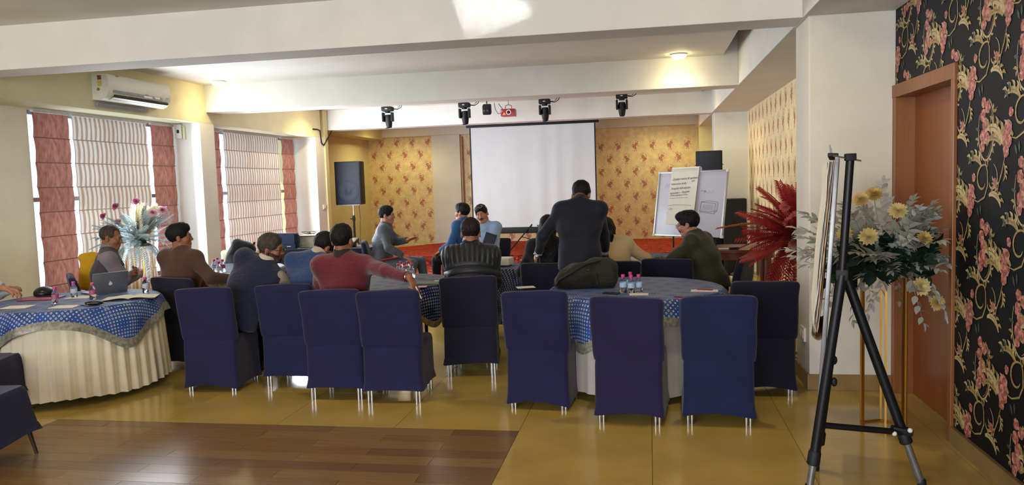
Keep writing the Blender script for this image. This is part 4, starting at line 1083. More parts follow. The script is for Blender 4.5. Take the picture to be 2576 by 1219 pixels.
gj = person('person in a grey jacket on a chair in the open, gesturing with an outstretched hand', -3.70, 10.33, -76, grey_jkt, style='jacket', lean=.16, head=(-.05, -.02, 0), hair=('short', hairK), skin=skinB, pants=blue_jeans, cell=.007, bulk=1.06, zs=.46, hs=1.04,
            knees={1: ((.16, .42, .53), (.16, .34, .09)), -1: ((-.14, .52, .53), (-.12, .58, .09))},
            arms={-1: dict(w=at(1026, 606, 10.25), pole=(-.4, -.2, -1), d=(0, .3, .25), n=(0, -.3, -1), curl=.08, thumb=.0), 1: dict(w=at(1018, 647, 10.1), pole=(.5, -.8, -.3), n=(0, 0, -1), curl=.4)})
person('person in a blue denim jacket turned sideways near the stage, behind the quilted jacket', -2.64, 10.80, 72, denim, style='jacket', lean=.06, head=(.05, 0, 0), hair=('full', hairK), skin=skinB, collar=denim)
bl = person('person in a light blue shirt with moustache and spectacles pushed up, holding a dark folder', -2.16, 10.10, 172, pale_blue, style='shirt', lean=.02, slean=.06, head=(.12, -.12, .24), sh_w=.92, hair=('short', hairK), specs='up', stache=True, skin=skinB, collar=pale_blue, bulk=1.02, cell=.006, pants=mat('charcoal_trousers', '#22252d', .85),
            arms={-1: dict(w=(.02, .24, .66), world=False, pole=(-1, -.3, -.3), n=(0, -.3, -.6), curl=.6), 1: dict(w=(.14, .26, .64), world=False, pole=(1, -.3, -.3), curl=.6)})
st = person('person standing in a dark navy suit, bent forward with one hand on a chair back', -.62, 6.90, 0, suit_m, style='suit', collar=suit_m, stand=True, lean=.26, head=(-.1, -.85, 0), hair=('full', hairK), skin=skinA, cuffs=white_col, sh_w=.98, bulk=1.04, cell=.0065, neck_fwd=.12, pants=suit_m,
            arms={-1: dict(w=at(1354, 636, 7.16), pole=(-.5, -1, -.2), d=(-.5, .3, -.7), n=(.2, .6, -.7), curl=.7), 1: dict(w=(.20, .42, .92), world=False)})
person('person with long black hair in a black top, seated behind the suited person\'s arm', -.985, 7.52, 2, black_top, lean=.10, head=(-.3, -.12, 0), hair=('long', hairK), skin=skinB, sh_w=.86, bulk=.86, torso=.93)
person('person in a cream ribbed sweater leaning over the table, dark hair tied back', -.36, 7.60, -4, cream_knit, lean=.42, slean=-.16, head=(.15, -.5, 0), hair=('tail', hairK), skin=skinB, sh_w=.98, bulk=.98, torso=.95,
       arms={1: dict(w=(.14, .46, .79), world=False, pole=(.9, -.3, -.3)), -1: dict(w=(-.2, .45, .78), world=False)})
person('person in an olive jacket with swept-up hair and spectacles, writing at the table', .57, 7.70, 66, olive, style='jacket', lean=.36, head=(.12, -.22, 0), hair=('quiff', hairK), specs='worn', stache=True, skin=skinB, sh_w=1.04, bulk=1.05, neck_fwd=.06,
       arms={-1: dict(w=(-.06, .54, .79), world=False, pole=(-.7, -.2, -.6)), 1: dict(w=(.16, .52, .79), world=False, pole=(.8, -.3, -.4))})
person('person in a pale grey sleeve and black shawl, mostly cut off at the left edge', -6.22, 5.85, -80, white_sl, lean=.50, head=(-.2, -.35, 0), hair=('long', hairK), skin=skinB, sh_w=.95, bulk=.92,
       arms={1: dict(w=at(84, 741, 5.75), pole=(.8, .2, .6), n=(0, 0, -1)), -1: dict(w=(-.16, .5, .80), world=False)})

# ---------------------------------------------------------------- small things
def atz(px, py, Z):
    d = _M.T @ np.array([(px - 1288) / 1942.49, (py - 609.5) / 1942.49, 1.0]); p = np.array([0, 0, CAM_H]) + d * ((Z - CAM_H) / d[2]); return p
TT = TZ + .0035
plas = NT('clear_bottle_plastic'); plas.base((.93, .96, 1, 1)); plas.set(rough=.06, trans=1.0, ior=1.25, spec=.5); plas = plas.m
pink_cap = mat('pink_cap', '#c4307e', .4, var=.04); lab_b = mat('pale_blue_label', '#a9c4dc', .5, var=.12, scale=60); lab_w = mat('grey_white_label', '#b9bfcc', .5, var=.12, scale=60); lab_p = mat('pink_label', '#a8506e', .5, var=.15, scale=50)
BOT = {}
def bottle(px, py, label, lab='b', group=None, z=TT):
    p = atz(px, py, z)
    if lab not in BOT:
        t = thing('water_bottle', label, 'bottle', p, rnd.random() * 6)
        MB().lathe([(.002, .001), (.024, .001), (.027, .006), (.027, .040), (.0262, .044), (.027, .048), (.027, .078), (.025, .086), (.018, .102), (.0125, .112), (.0115, .124)], n=20).build('bottle_body', plas, t)
        MB().lathe([(.0275, .042), (.0275, .078)], n=20, caps=False).build('bottle_label', {'b': lab_b, 'w': lab_w, 'p': lab_p}[lab], t)
        MB().lathe([(.0142, .117), (.0146, .120), (.0146, .136), (.0128, .1395)], n=16).build('cap', pink_cap, t); BOT[lab] = t
    else: t = copy_tree(BOT[lab], p, rnd.random() * 6, label)
    t['group'] = group or 'small water bottles on the tables'
    return t
bottle(140, 763, 'pink-capped water bottle with pink label, nearest on the left blue-clothed table', 'p'); bottle(187, 748, 'pink-capped water bottle with pale label beside the open laptop', 'w')
bottle(234, 752, 'pink-capped water bottle with pink label directly in front of the laptop', 'p'); bottle(367, 735, 'pink-capped water bottle standing behind the open notebook', 'w')
bottle(473, 683, 'pink-capped water bottle nearest the window pier on the far left table', 'w'); bottle(504, 691, 'pink-capped water bottle second from the window pier on the far left table', 'w')
for (a, b), l_, tx in zip(((540, 684), (552, 690), (561, 684), (548, 679)), 'wwpw', ('nearest the window pier', 'foremost', 'with the pink label', 'hindmost')): bottle(a, b, 'water bottle in the cluster beside the navy vest, the one ' + tx, l_, 'bottle cluster beside the navy vest')
for (a, b), tx in zip(((1003, 699), (1010, 692), (1020, 706), (1027, 692), (1037, 699), (1018, 697)), ('leftmost of the six', 'hindmost on the left', 'foremost of the six', 'hindmost on the right', 'rightmost of the six', 'hidden in the middle')): bottle(a, b, 'pink-capped water bottle in the cluster above the maroon sleeve, ' + tx, 'w', 'bottle cluster above the maroon sleeve')
for (a, b), tx in zip(((1568, 735), (1588, 737), (1607, 735), (1586, 728)), ('nearest the backpack', 'middle of the front row', 'farthest from the backpack', 'hindmost one')): bottle(a, b, 'pink-capped water bottle of the four beside the backpack: %s' % tx, 'b')

paper_m = mat('white_paper', '#dcd8cc', .8, var=.02); black_p = mat('black_plastic', '#101114', .35, var=.05); red_p = mat('red_plastic', '#8c1f28', .4, var=.06); silver_p = mat('silver_laptop', '#8f9196', .35, .7, var=.03)
dark_cov = mat('dark_cover', '#1b1a22', .6); white_pl = mat('white_plastic', '#d9d7cd', .4, var=.02); pinkpaper = mat('pink_paper', '#d49ab2', .7)
def flat(name, label, cat, px, py, w, d, deg, m, h=.003, z=TT, extra=None, bev=0):
    p = atz(px, py, z + .0006); t = MB().box((0, 0, h / 2), (w, d, h), bev=bev).build(name, m, None, False, loc=p, rot=(0, 0, math.radians(deg))); tag(t, label, cat); return t
flat('paper_sheet', 'white paper sheet at the near edge of the left blue-clothed table', 'paper', 45, 772, .21, .16, 12, paper_m); flat('paper_sheet', 'white paper sheet in front of the pink-labelled bottle on the left table', 'paper', 165, 771, .20, .14, 10, paper_m)
flat('paper_sheet', 'white paper sheet lying behind the water bottles on the left table', 'paper', 205, 747, .21, .16, 8, paper_m)
t = thing('notebook', 'open notebook with white pages at the edge of the left blue-clothed table', 'notebook', atz(330, 750, TT), math.radians(24))
MB().box((0, 0, .004), (.42, .24, .008), bev=.003).build('cover', dark_cov, t)
for s_ in (-1, 1): MB().grid(lambda u, v: (s_ * .205 * u, (v - .5) * .23, .010 + .016 * math.sin(PI * min(1, u * 1.2)) ** .8 * (1 - u)), 10, 3, flip=s_ < 0).build('page_block', paper_m, t, True)
t = thing('glasses_case', 'black glasses case at the near edge of the left blue-clothed table', 'case', atz(237, 767, TT), .2)
MB().ball((0, 0, .019), (.075, .034, .019), 16).build('lower_shell', black_p, t); MB().lathe([(.052, .0), (.054, .003), (.052, .006)], (0, 0, .017), 20).build('rim', chrome, t)
t = thing('key_bunch', 'small dark key bunch beside the black glasses case', 'keys', atz(205, 768, TT), .4)
MB().box((0, 0, .004), (.05, .018, .008), bev=.003).build('key_fob', black_p, t); MB().tube([(.03 + .012 * math.cos(a), .012 * math.sin(a), .004) for a in [i * PI / 6 for i in range(13)]], .0015, 5, False).build('ring', chrome, t); MB().box((.055, .004, .003), (.04, .009, .003)).build('key', chrome, t)
flat('folder', 'maroon folder lying on the left blue-clothed table by the pale sleeve', 'folder', 105, 751, .30, .22, 14, red_p, .008, bev=.002); tag(MB().tube([(-.07, 0, .005), (.07, 0, .005)], .005, 8).build('pen', black_p, None, None, loc=atz(112, 746, TT + .0088), rot=(0, 0, .2)), 'black pen on the maroon folder on the left table', 'pen')
t = thing('laptop', 'open silver laptop with a white fruit emblem on its lid, seen from behind', 'laptop', atz(262, 735, TT), math.radians(-118))
MB().box((0, 0, .009), (.31, .215, .016), bev=.004).build('base', silver_p, t); lid = MB().box((0, .105, .012 + .105), (.31, .008, .21), bev=.003); lid_o = lid.build('lid', silver_p, t)
lid_o.rotation_euler = (math.radians(-14), 0, 0)
em = MB(); em.prism([(.016 * math.sin(a) * (1 - .12 * abs(math.cos(a))), .018 * math.cos(a) - (.004 if abs(a - 0) < .4 else 0)) for a in [-2 * PI * i / 20 for i in range(20)]], .0008, Matrix.Translation((0, .1098, .118)) @ Matrix.Rotation(-PI / 2, 4, 'X')); em.ball((.004, .1102, .141), (.003, .0006, .006), 8, (0, .5, 0)); em.build('emblem', white_pl, lid_o)
t = thing('cap', 'black cap lying by the pale sleeve on the left table', 'cap', atz(112, 742, TT), .5)
Fc = Field(); Fc.ell((0, 0, .02), (.085, .10, .060), .02); Fc.ell((.0, .12, .012), (.075, .075, .010), .02); Fc.cut((0, 0, 0.002), (0, 0, -1)); fmesh('crown', Fc, black_p, .007, t)
flat('paper_sheet', 'white papers fanned out on the far left table beside the brown sleeve', 'paper', 505, 695, .30, .21, -10, paper_m); flat('notebook', 'thin dark-edged notebook on the far left table', 'notebook', 560, 692, .22, .16, 15, paper_m, .012)
flat('folder', 'dark green folder on the table between the maroon sleeve and quilted jacket', 'folder', 1085, 712, .34, .20, 3, mat('green_folder', '#4f5f4a', .5), .010); flat('paper_sheet', 'white paper scrap beside the quilted jacket', 'paper', 1101, 706, .06, .05, 10, paper_m, .002, TT + .011)
flat('leaflet', 'pink printed leaflet under the maroon sleeve', 'leaflet', 1052, 721, .15, .10, 12, pinkpaper)
flat('paper_sheet', 'white paper sheet with a red pen on the near right table', 'paper', 1772, 731, .20, .10, -4, paper_m); tag(MB().tube([(-.055, 0, .0045), (.06, 0, .0045), (.068, 0, .0045)], [.0045, .0045, .001], 8).build('pen', red_p, None, None, loc=atz(1772, 729, TT + .004), rot=(0, 0, -.35)), 'red pen lying on the white paper of the near right table', 'pen')
flat('paper_sheet', 'white paper sheet in front of the four water bottles', 'paper', 1607, 740, .14, .10, 0, paper_m); flat('smartphone', 'black smartphone lying in front of the backpack', 'phone', 1538, 738, .075, .12, 70, black_p, .008, bev=.002)
tag(MB().tube([(-.06, 0, .0045), (.05, 0, .0045), (.07, 0, .0045)], [.0045, .0045, .001], 8).build('pen', red_p, None, None, loc=atz(1716, 748, TT), rot=(0, 0, -.3)), 'red and black pen at the edge between the two front right chairs', 'pen')
flat('paper_sheet', 'white paper with raised corner behind the aisle chair', 'paper', 1322, 722, .15, .11, 20, paper_m, .002, TT - .0)
# projector
wp = atz(1256, 668, TT); t = thing('projector', 'white projector standing on the small square table', 'projector', wp, math.radians(-4))
MB().box((0, 0, .050), (.27, .22, .075), bev=.014).build('housing', white_pl, t); MB().lathe([(.034, 0), (.034, .02), (.026, .022)], (.06, .112, .052), 18, (-PI / 2, 0, 0)).build('lens', black_p, t)
for k in range(5): MB().box((-.05 + k * .012, -.1105, .05), (.004, .002, .035)).build('vent_slot', mat('vent_grey', '#77756c', .5), t)
for a in (-.1, .1): MB().lathe([(.01, 0), (.012, .014)], (a, .08, 0), 10).build('foot', black_p, t)
tag(MB().tube([tuple(wp + V3(-.06, -.115, .06)), tuple(wp + V3(-.055, -.15, .10)), tuple(wp + V3(-.03, -.17, .05)), tuple(wp + V3(-.06, -.19, .012)), tuple(wp + V3(-.12, -.2, .006))], .005, 6).build('cable', black_p), 'black cable looping from the white projector', 'cable')

# ---------------------------------------------------------------- bags
bagm = fabric('olive_black_canvas', '#232119', .15, .8, .05, 180, .5, 16); bag_b = fabric('black_nylon', '#14151b', .12, .65, .05, 180, .4, 14); strapm = mat('webbing', '#16150f', .8); redt = mat('red_tab', '#7c2a22', .6)
bp = V3(*atz(1478, 722, TT)); t = thing('backpack', 'dark olive backpack lying on the blue-clothed table by the four bottles', 'backpack', bp, math.radians(10))
F = Field(); F.box((.04, .02, .10), (.185, .12, .10), .06, .02); F.ell((.13, .02, .125), (.13, .12, .12), .05); F.ell((-.08, .0, .09), (.16, .13, .085), .05); F.box((-.21, 0, .05), (.05, .09, .045), .03, .05); F.ell((-.02, -.06, .10), (.13, .07, .07), .03); F.cut((0, 0, .003), (0, 0, -1)); fmesh('main_body', F, bagm, .009, t, (.009, 34, 4))
F = Field(); F.box((.13, -.10, .085), (.085, .035, .06), .03, .02); F.cut((0, 0, .004), (0, 0, -1)); fmesh('front_pocket', F, bagm, .008, t, (.006, 40, 8))
for dy in (-.07, .05): MB().tube([(.10, dy, .222), (-.02, dy - .03, .20), (-.15, dy - .05, .13), (-.24, dy - .05, .08), (-.27, dy - .04, .03)], .016, 8, flat=.35).build('shoulder_strap', strapm, t)
MB().tube([(-.2, -.03, .095), (-.23, 0, .13), (-.2, .03, .095)], .009, 8).build('carry_handle', strapm, t); MB().box((-.02, -.118, .155), (.05, .01, .012), (.3, 0, -.1)).build('red_tag', redt, t); MB().tube([(.055, -.145, .13), (.06, -.15, .09), (.07, -.148, .04)], .008, 6, flat=.3).build('buckle_strap', strapm, t)
q = at(600, 640, 8.85); t = thing('backpack', 'black backpack hung over the beige covered chair', 'backpack', (q[0], q[1], .58), math.radians(20))
F = Field(); R_ = rotm(0, 0, .42); F.box((0, 0, .20), (.15, .10, .24), .08, .02, R=R_); F.ell((.02, -.09, .14), (.12, .06, .14), .04, R=R_); fmesh('main_body', F, bag_b, .010, t, (.007, 34, 4))
for dx in (-.07, .07): MB().tube([(dx + .12, .06, .40), (dx + .06, .14, .25), (dx, .10, .05)], .014, 8, flat=.35).build('shoulder_strap', strapm, t)
MB().box((.03, -.158, .17), (.045, .006, .02), (0, .4, 0)).build('logo_patch', white_pl, t)

# black-draped console by the far window with its bag, carton and mixer
drape = fabric('black_drape', '#14151d', .1, .9, .1, 260, .25)
CZ = .745
t = thing('console_table', 'long table draped in black cloth in front of the far window', 'table', (-4.95, 10.95, 0), math.radians(0))
mb = MB(); ring = rrect(1.85, .66, .03); n_ = len(ring); vs = [(x, y, CZ) for x, y in ring]
for k in range(1, 7):
    for i, (x, y) in enumerate(ring): q_ = i / n_ * 2 * PI; g_ = 1 + .004 * k * math.sin(q_ * 24); vs.append((x * g_, y * g_, CZ - .118 * k))
mb.add(vs, [tuple(range(n_))] + [(k * n_ + i, (k + 1) * n_ + i, (k + 1) * n_ + (i + 1) % n_, k * n_ + (i + 1) % n_) for k in range(6) for i in range(n_)]); mb.build('drape', drape, t)
MB().box((0, 0, CZ - .02), (1.82, .62, .03)).build('tabletop', board_m, t)
for sx in (-.8, .8):
    for sy in (-.25, .25): MB().tube([(sx, sy, 0), (sx, sy, CZ - .036)], .018, 8).build('leg', dark_metal, t)
bc = (at(690, 625, 10.7) + at(748, 625, 10.7)) / 2; t = thing('messenger_bag', 'dark blue messenger bag standing on the black-draped table', 'bag', (bc[0], 10.74, CZ + .001), math.radians(-4))
bagblue = fabric('dark_blue_canvas', '#1d2740', .1, .75, .1, 200, .3)
MB().box((0, 0, .118), (.36, .12, .235), bev=.03).build('bag_body', bagblue, t); MB().box((0, -.064, .155), (.34, .012, .165), bev=.005).build('flap', bagblue, t); MB().box((.07, -.062, .038), (.06, .004, .006)).build('logo_patch', white_pl, t)
MB().tube([(.17, 0, .23), (.205, 0, .20), (.215, -.02, .1), (.195, -.02, .02)], .016, 8, flat=.35).build('shoulder_strap', bagblue, t)
xb = at(770, 630, 10.9); t = thing('carton', 'beige carton with loose wires on top, beside the messenger bag', 'box', (xb[0] + .05, 10.98, CZ + .001), .1)
carton_m = mat('beige_carton', '#a39c86', .8); MB().box((0, 0, .085), (.34, .22, .17), bev=.004).build('carton_body', carton_m, t)
for s_ in (-1, 1): MB().box((0, s_ * .10, .176), (.34, .09, .004), (s_ * .12, 0, 0)).build('flap', carton_m, t)
rr = random.Random(11); wm = mat('grey_cable', '#3a3f45', .5)
for k in range(2):
    pts = [(xb[0] - .02 + .09 * k + .05 * math.sin(i * 1.1 + k), 10.98 + .06 * math.cos(i * .9 + 2 * k), CZ + .19 + .05 * abs(math.sin(i * .5 + k))) for i in range(14)]
    tag(MB().tube(pts, .004, 6).build('cable', wm), ('thin grey cable tangled on the beige carton, nearer the messenger bag', 'thin grey cable tangled on the beige carton, nearer the mixer')[k], 'cable', 'cables on the carton')
xm = at(835, 640, 10.4); t = thing('audio_mixer', 'black audio mixer propped on the black-draped table', 'mixer', (xm[0] + .02, 10.86, CZ + .001), -.1)
MB().box((0, 0, .065), (.34, .26, .05), (.35, 0, 0), bev=.006).build('mixer_body', black_p, t); MB().box((0, .04, .02), (.30, .06, .04)).build('mixer_stand', black_p, t)
for k in range(7): MB().lathe([(.007, 0), (.006, .014)], (-.13 + k * .043, -.03, .081), 8, (.35, 0, 0)).build('knob', white_pl, t)
for k in range(2):
    pts = [(xm[0] - .14 + .08 * k + rr.uniform(-.04, .04), 10.94 - .02 * k, CZ + .12 + .03 * math.sin(i + k)) for i in range(2)] + [(xm[0] + .05 + .05 * k, 10.98, CZ + .15), (xm[0] + .16, 11.0, CZ + .10), (xm[0] + .2, 11.05, CZ + .006)]
    tag(MB().tube(pts, .004, 6).build('cable', wm), ('grey cable arching over the front of the black audio mixer', 'grey cable arching behind the black audio mixer')[k], 'cable', 'cables on the mixer')

# held and worn things
t = thing('document_folder', 'dark folder held upright by the person in the light blue shirt', 'folder', tuple(at(1230, 608, 9.84)), 0)
MB().box((0, 0, 0), (.15, .025, .23), (-.15, .33, 0), bev=.006).build('cover', mat('navy_folder', '#1c1c2e', .5), t)
t = thing('file_folder', 'red file on the lap of the person in the grey jacket', 'folder', (-3.55, 10.24, .635), -1.3); MB().box((0, 0, 0), (.22, .30, .012), (.12, 0, .1), bev=.003).build('cover', mat('red_file', '#b3262f', .4), t)
wr_ = red['A'][1]; wl_ = Matrix.Translation(red['root'].location) @ Matrix.Rotation(red['root'].rotation_euler.z, 4, 'Z')
W_ = wl_ @ Vector(wr_[1]); D_ = (wl_.to_3x3() @ Vector(wr_[1] - wr_[0])).normalized(); q_ = D_.to_track_quat('Z', 'Y').to_matrix()
tag(MB().tube([tuple(W_ - D_ * .008 + q_ @ Vector((.037 * math.cos(a), .031 * math.sin(a), 0))) for a in [i * PI / 12 for i in range(25)]], .0045, 8, False).build('bangle', chrome), 'steel bangle on the wrist of the maroon sweater', 'bangle')
hd = W_ + (wl_.to_3x3() @ Vector(wr_[2])).normalized() * .115
tag(MB().tube([tuple(hd + Vector((.0, -.02, .03))), tuple(hd + Vector((.035, -.02, -.05))), tuple(hd + Vector((.042, -.02, -.065)))], [.005, .005, .001], 8).build('pen', white_pl), 'white pen in the hanging hand of the maroon sweater', 'pen')
sa = st['A'][-1]; sl_ = Matrix.Translation(st['root'].location); SW = sl_ @ Vector(sa[1]); SD = Vector(sa[1] - sa[0]).normalized(); sq = SD.to_track_quat('Z', 'Y').to_matrix()
tag(MB().tube([tuple(SW + SD * .012 + sq @ Vector((.034 * math.cos(a), .030 * math.sin(a), 0))) for a in [i * PI / 12 for i in range(25)]], .006, 8, False).build('wristwatch', chrome), 'steel wristwatch below the white cuff of the suited person', 'watch')
yq = at(228, 665, 6.98); t = thing('draped_jacket', 'yellow jacket hung on the chair back behind the grey vest', 'jacket', (yq[0], yq[1], 0), .4)
F = Field(); F.ecap((0, 0, .70), (0, .02, .98), (.14, .05), (.10, .04), (1, 0, 0), .02); F.ell((0, .02, 1.0), (.11, .05, .05), .04); fmesh('jacket_body', F, fabric('yellow_fleece', '#c2921c', .1, .9), .010, t, (.006, 30, 3))

# ---------------------------------------------------------------- projection screen on its tripod
SY = 15.95
sl, sr = at(1183, 321, SY), at(1501, 309, SY); bl_, br_ = at(1187, 570, SY), at(1500, 570, SY)
xl, xr = (sl[0] + bl_[0]) / 2, (sr[0] + br_[0]) / 2; zt, zb = (sl[2] + sr[2]) / 2, (bl_[2] + br_[2]) / 2; xc = (xl + xr) / 2; wS = xr - xl
black_mt = mat('black_matt', '#0e0f12', .6, var=.05); scr_m = mat('screen_cloth', '#d2d4d4', .7, var=.02, scale=2)
t = thing('projection_screen', 'large white projection screen with black borders on a tripod', 'screen', (xc, SY, .183))
o_ = .183
def scr(u, v): return ((u - .5) * (wS - .05), .004 + .010 * math.sin(u * 34 + 2 * math.sin(u * 9)) * (.3 + .7 * (1 - v)) * (1 if u > .35 else .35), zb - o_ + (zt - zb) * v)
MB().grid(scr, 90, 14).build('screen_sheet', scr_m, t, True)
for s_ in (-1, 1): MB().box((s_ * (wS / 2 - .012), .004, (zt + zb) / 2 - o_), (.028, .006, zt - zb)).build('side_border', black_mt, t)
MB().box((0, 0, zt - o_ + .03), (wS + .14, .035, .055), bev=.008).build('top_bar', black_mt, t); MB().box((0, 0, zb - o_ - .065), (wS - .02, .07, .13), bev=.02).build('roller_case', black_mt, t)
MB().tube([(0, .06, .55 - .1), (0, .06, zt - o_)], .018, 10).build('pole', black_mt, t)
for a in (-PI * .80, -PI * .2, PI / 2):
    MB().tube([(0, .06, .62), (.62 * math.cos(a), .06 + .62 * math.sin(a), .012)], .014, 8).build('leg', black_mt, t); MB().tube([(0, .06, .22), (.31 * math.cos(a), .06 + .31 * math.sin(a), .31)], .009, 6).build('brace', black_mt, t)

# ---------------------------------------------------------------- loudspeakers
grille = mat('blue_black_grille', '#18202f', .55, var=.12, scale=240); cab = mat('black_cabinet', '#101114', .55, var=.08, scale=40); cone_m = mat('speaker_cone', '#232d3e', .6)
spk = MB; LY = 14.78
a_, b_ = at(841, 407, LY), at(908, 514, LY); cx_ = (a_[0] + b_[0]) / 2; z0 = b_[2]; z1 = a_[2]; w_ = b_[0] - a_[0]
t = thing('loudspeaker', 'large dark blue-grilled loudspeaker raised on a stand by the yellow wall', 'loudspeaker', (cx_, LY, z0), .10)
MB().box((0, .17, (z1 - z0) / 2), (w_, .34, z1 - z0), bev=.012).build('cabinet', cab, t); MB().box((0, -.006, (z1 - z0) / 2), (w_ - .03, .014, z1 - z0 - .03), bev=.004).build('grille', grille, t)
MB().lathe([(.21, 0), (.215, .004), (.205, .008), (.12, .003), (.06, .004), (.05, .010), (.0, .014)], (.01, -.012, .27), 32, (PI / 2, 0, 0)).build('woofer', cone_m, t); MB().box((0, -.002, -.004), (w_ - .06, .03, .012), bev=.003).build('base_trim', mat('trim_grey', '#9aa0a6', .4), t)
t = thing('speaker_stand', 'tripod stand with a silver collar under the raised loudspeaker', 'stand', (cx_ + .03, LY + .17, 0))
MB().tube([(0, 0, .12), (0, 0, z0 - .22)], .021, 12).build('pole', black_mt, t); MB().tube([(0, 0, z0 - .24), (0, 0, z0 - .006)], .017, 12).build('upper_tube', chrome, t); MB().lathe([(.03, 0), (.032, .03), (.028, .08), (.024, .09)], (0, 0, z0 - .33), 14).build('collar', black_mt, t); MB().tube([(-.03, 0, z0 - .29), (-.075, -.01, z0 - .29)], .010, 8).build('knob', black_mt, t)
for k in range(3): q_ = k * 2 * PI / 3 + .5; MB().tube([(.02 * math.cos(q_), .02 * math.sin(q_), .60), (.30 * math.cos(q_), .24 * math.sin(q_), .012)], .013, 8).build('leg', black_mt, t)
tag(MB().tube([(cx_ + .14, LY + .2, z0), (cx_ + .15, LY + .22, z0 - .3), (cx_ + .13, LY + .2, .6), (cx_ + .2, LY + .18, .012)], .007, 6).build('cable', mat('brown_cable', '#4a2e22', .5)), 'brown cable hanging from the raised loudspeaker', 'cable')
tag(MB().box((0, 0, .24), (.42, .32, .48), bev=.015).build('amplifier_case', black_mt, None, None, loc=(-5.2, 14.3, .012)), 'black equipment case on the floor behind the grey jacket', 'case')
for nm_, lb, xa, ya, xb_, yb_, Y_, dp, zb_ in (('loudspeaker', 'dark loudspeaker topping the tower behind the whiteboard', 1750, 380, 1818, 470, 13.55, .36, None), ('subwoofer', 'black subwoofer forming the lower half of the tower behind the whiteboard', 1752, 470, 1820, 500, 13.55, .36, .0), ('subwoofer', 'black subwoofer standing on the floor beside the far white pillar', 1822, 500, 1880, 690, 12.95, .40, .0)):
    p_, q_ = at(xa, ya, Y_), at(xb_, yb_, Y_); zb2 = q_[2] if zb_ is None else zb_; zt2 = p_[2] - (.004 if zb_ is not None else 0); w2 = q_[0] - p_[0]
    t = thing(nm_, lb, 'loudspeaker', ((p_[0] + q_[0]) / 2, Y_, zb2), -.06)
    MB().box((0, dp / 2, (zt2 - zb2) / 2), (w2, dp, zt2 - zb2), bev=.014).build('cabinet', cab, t); MB().box((0, -.004, (zt2 - zb2) / 2), (w2 - .05, .014, zt2 - zb2 - .05), bev=.005).build('grille', grille if 'topping' in lb else cab, t)
    for s_ in (-1, 1): MB().tube([(s_ * (w2 / 2 + .002), dp * .35, (zt2 - zb2) * .62), (s_ * (w2 / 2 + .018), dp * .5, (zt2 - zb2) * .62), (s_ * (w2 / 2 + .002), dp * .65, (zt2 - zb2) * .62)], .007, 6).build('handle', black_mt, t)
p_ = atz(1850, 692, 0); shoe_k = fabric('dark_sneaker', '#2a2c30', .1, .8)
for k in range(2):
    t = thing('sneaker', ('dark sneaker with pale sole nearest the black subwoofer', 'dark sneaker with pale sole beside its mate by the subwoofer')[k], 'shoe', (p_[0] - .02 + .13 * k, p_[1] - .35, 0), .4 - .2 * k)
    F = Field(); F.cap((0, -.08, .05), (0, .11, .04), .045, .038, .02); F.cap((0, -.07, .06), (0, -.05, .10), .040, .035, .02); F.cut((0, 0, .012), (0, 0, -1)); fmesh('upper', F, shoe_k, .008, t); F = Field(); F.cap((0, -.085, .0), (0, .12, .0), .048, .042, .01); F.cut((0, 0, .02), (0, 0, 1)); F.cut((0, 0, .001), (0, 0, -1)); fmesh('sole', F, white_pl, .008, t)

# ---------------------------------------------------------------- stage lights under the ceiling
ML = 13.7
lens_m = mat('dark_lens', '#20242c', .1, .3)
def mhead(px, py0, py1, label):
    p0, p1 = at(px, py0, ML), at(px, py1, ML); t = thing('moving_head_light', label, 'stage light', (p0[0], ML, ZC))
    h = ZC - p1[2]; s_ = .40; z_ = -(h - .40)
    MB().tube([(0, 0, 0), (0, 0, z_ - .0)], .012, 8).build('hanger', chrome, t)
    MB().tube([(-.035, 0, z_ - .02), (-.03, 0, z_ + .03), (.03, 0, z_ + .03), (.035, 0, z_ - .02)], .008, 6).build('clamp', chrome, t)
    MB().box((0, 0, z_ - .055), (.20, .17, .085), bev=.02).build('base', black_mt, t)
    MB().lathe([(.05, 0), (.05, .03)], (0, 0, z_ - .125), 16).build('neck', black_mt, t)
    for k in (-1, 1): MB().box((k * .085, 0, z_ - .20), (.035, .12, .17), bev=.014).build('yoke_arm', black_mt, t)
    MB().lathe([(.055, .0), (.068, .05), (.066, .12), (.055, .20), (.045, .235)], (0, .01, z_ - .16), 20, (PI + .22, 0, 0)).build('lamp_head', black_mt, t)
    MB().lathe([(.040, 0), (.042, .010)], (0, -.045, z_ - .395), 18, (PI + .22, 0, 0)).build('lens', lens_m, t)
    MB().box((0, -.087, z_ - .055), (.04, .003, .014)).build('display', white_pl, t)
    pts = [(.10, 0, z_ - .06), (.18, .02, z_ - .07), (.24, .05, z_ - .03), (.27, .06, min(-.01, z_ + .08))]; MB().tube(pts, .007, 6).build('power_cable', black_mt, t)
    MB().tube([(.10, .02, z_ - .05), (.17, .05, z_ - .05), (.21, .08, z_ - .0), (.22, .09, min(-.01, z_ + .09))], .005, 6).build('signal_cable', black_mt, t)
mhead(975, 276, 322, 'black moving-head stage light nearest the windows'); mhead(1168, 262, 313, 'black moving-head stage light second from the windows'); mhead(1370, 254, 305, 'black moving-head stage light next to the red laser projector'); mhead(1564, 246, 292, 'black moving-head stage light nearest the papered side wall')
p0 = at(1225, 275, ML); t = thing('spot_light', 'small black box spotlight hanging beside the red laser projector', 'stage light', (p0[0], ML, ZC))
MB().tube([(0, 0, 0), (0, 0, p0[2] - ZC + .10)], .010, 6).build('hanger', black_mt, t); MB().box((0, 0, p0[2] - ZC), (.15, .20, .17), (.25, 0, .12), bev=.02).build('housing', black_mt, t)
for k in (-1, 1): MB().lathe([(.018, 0), (.020, .008)], (k * .03, -.112, p0[2] - ZC - .03), 12, (PI / 2 + .25, 0, 0)).build('lens', chrome, t)
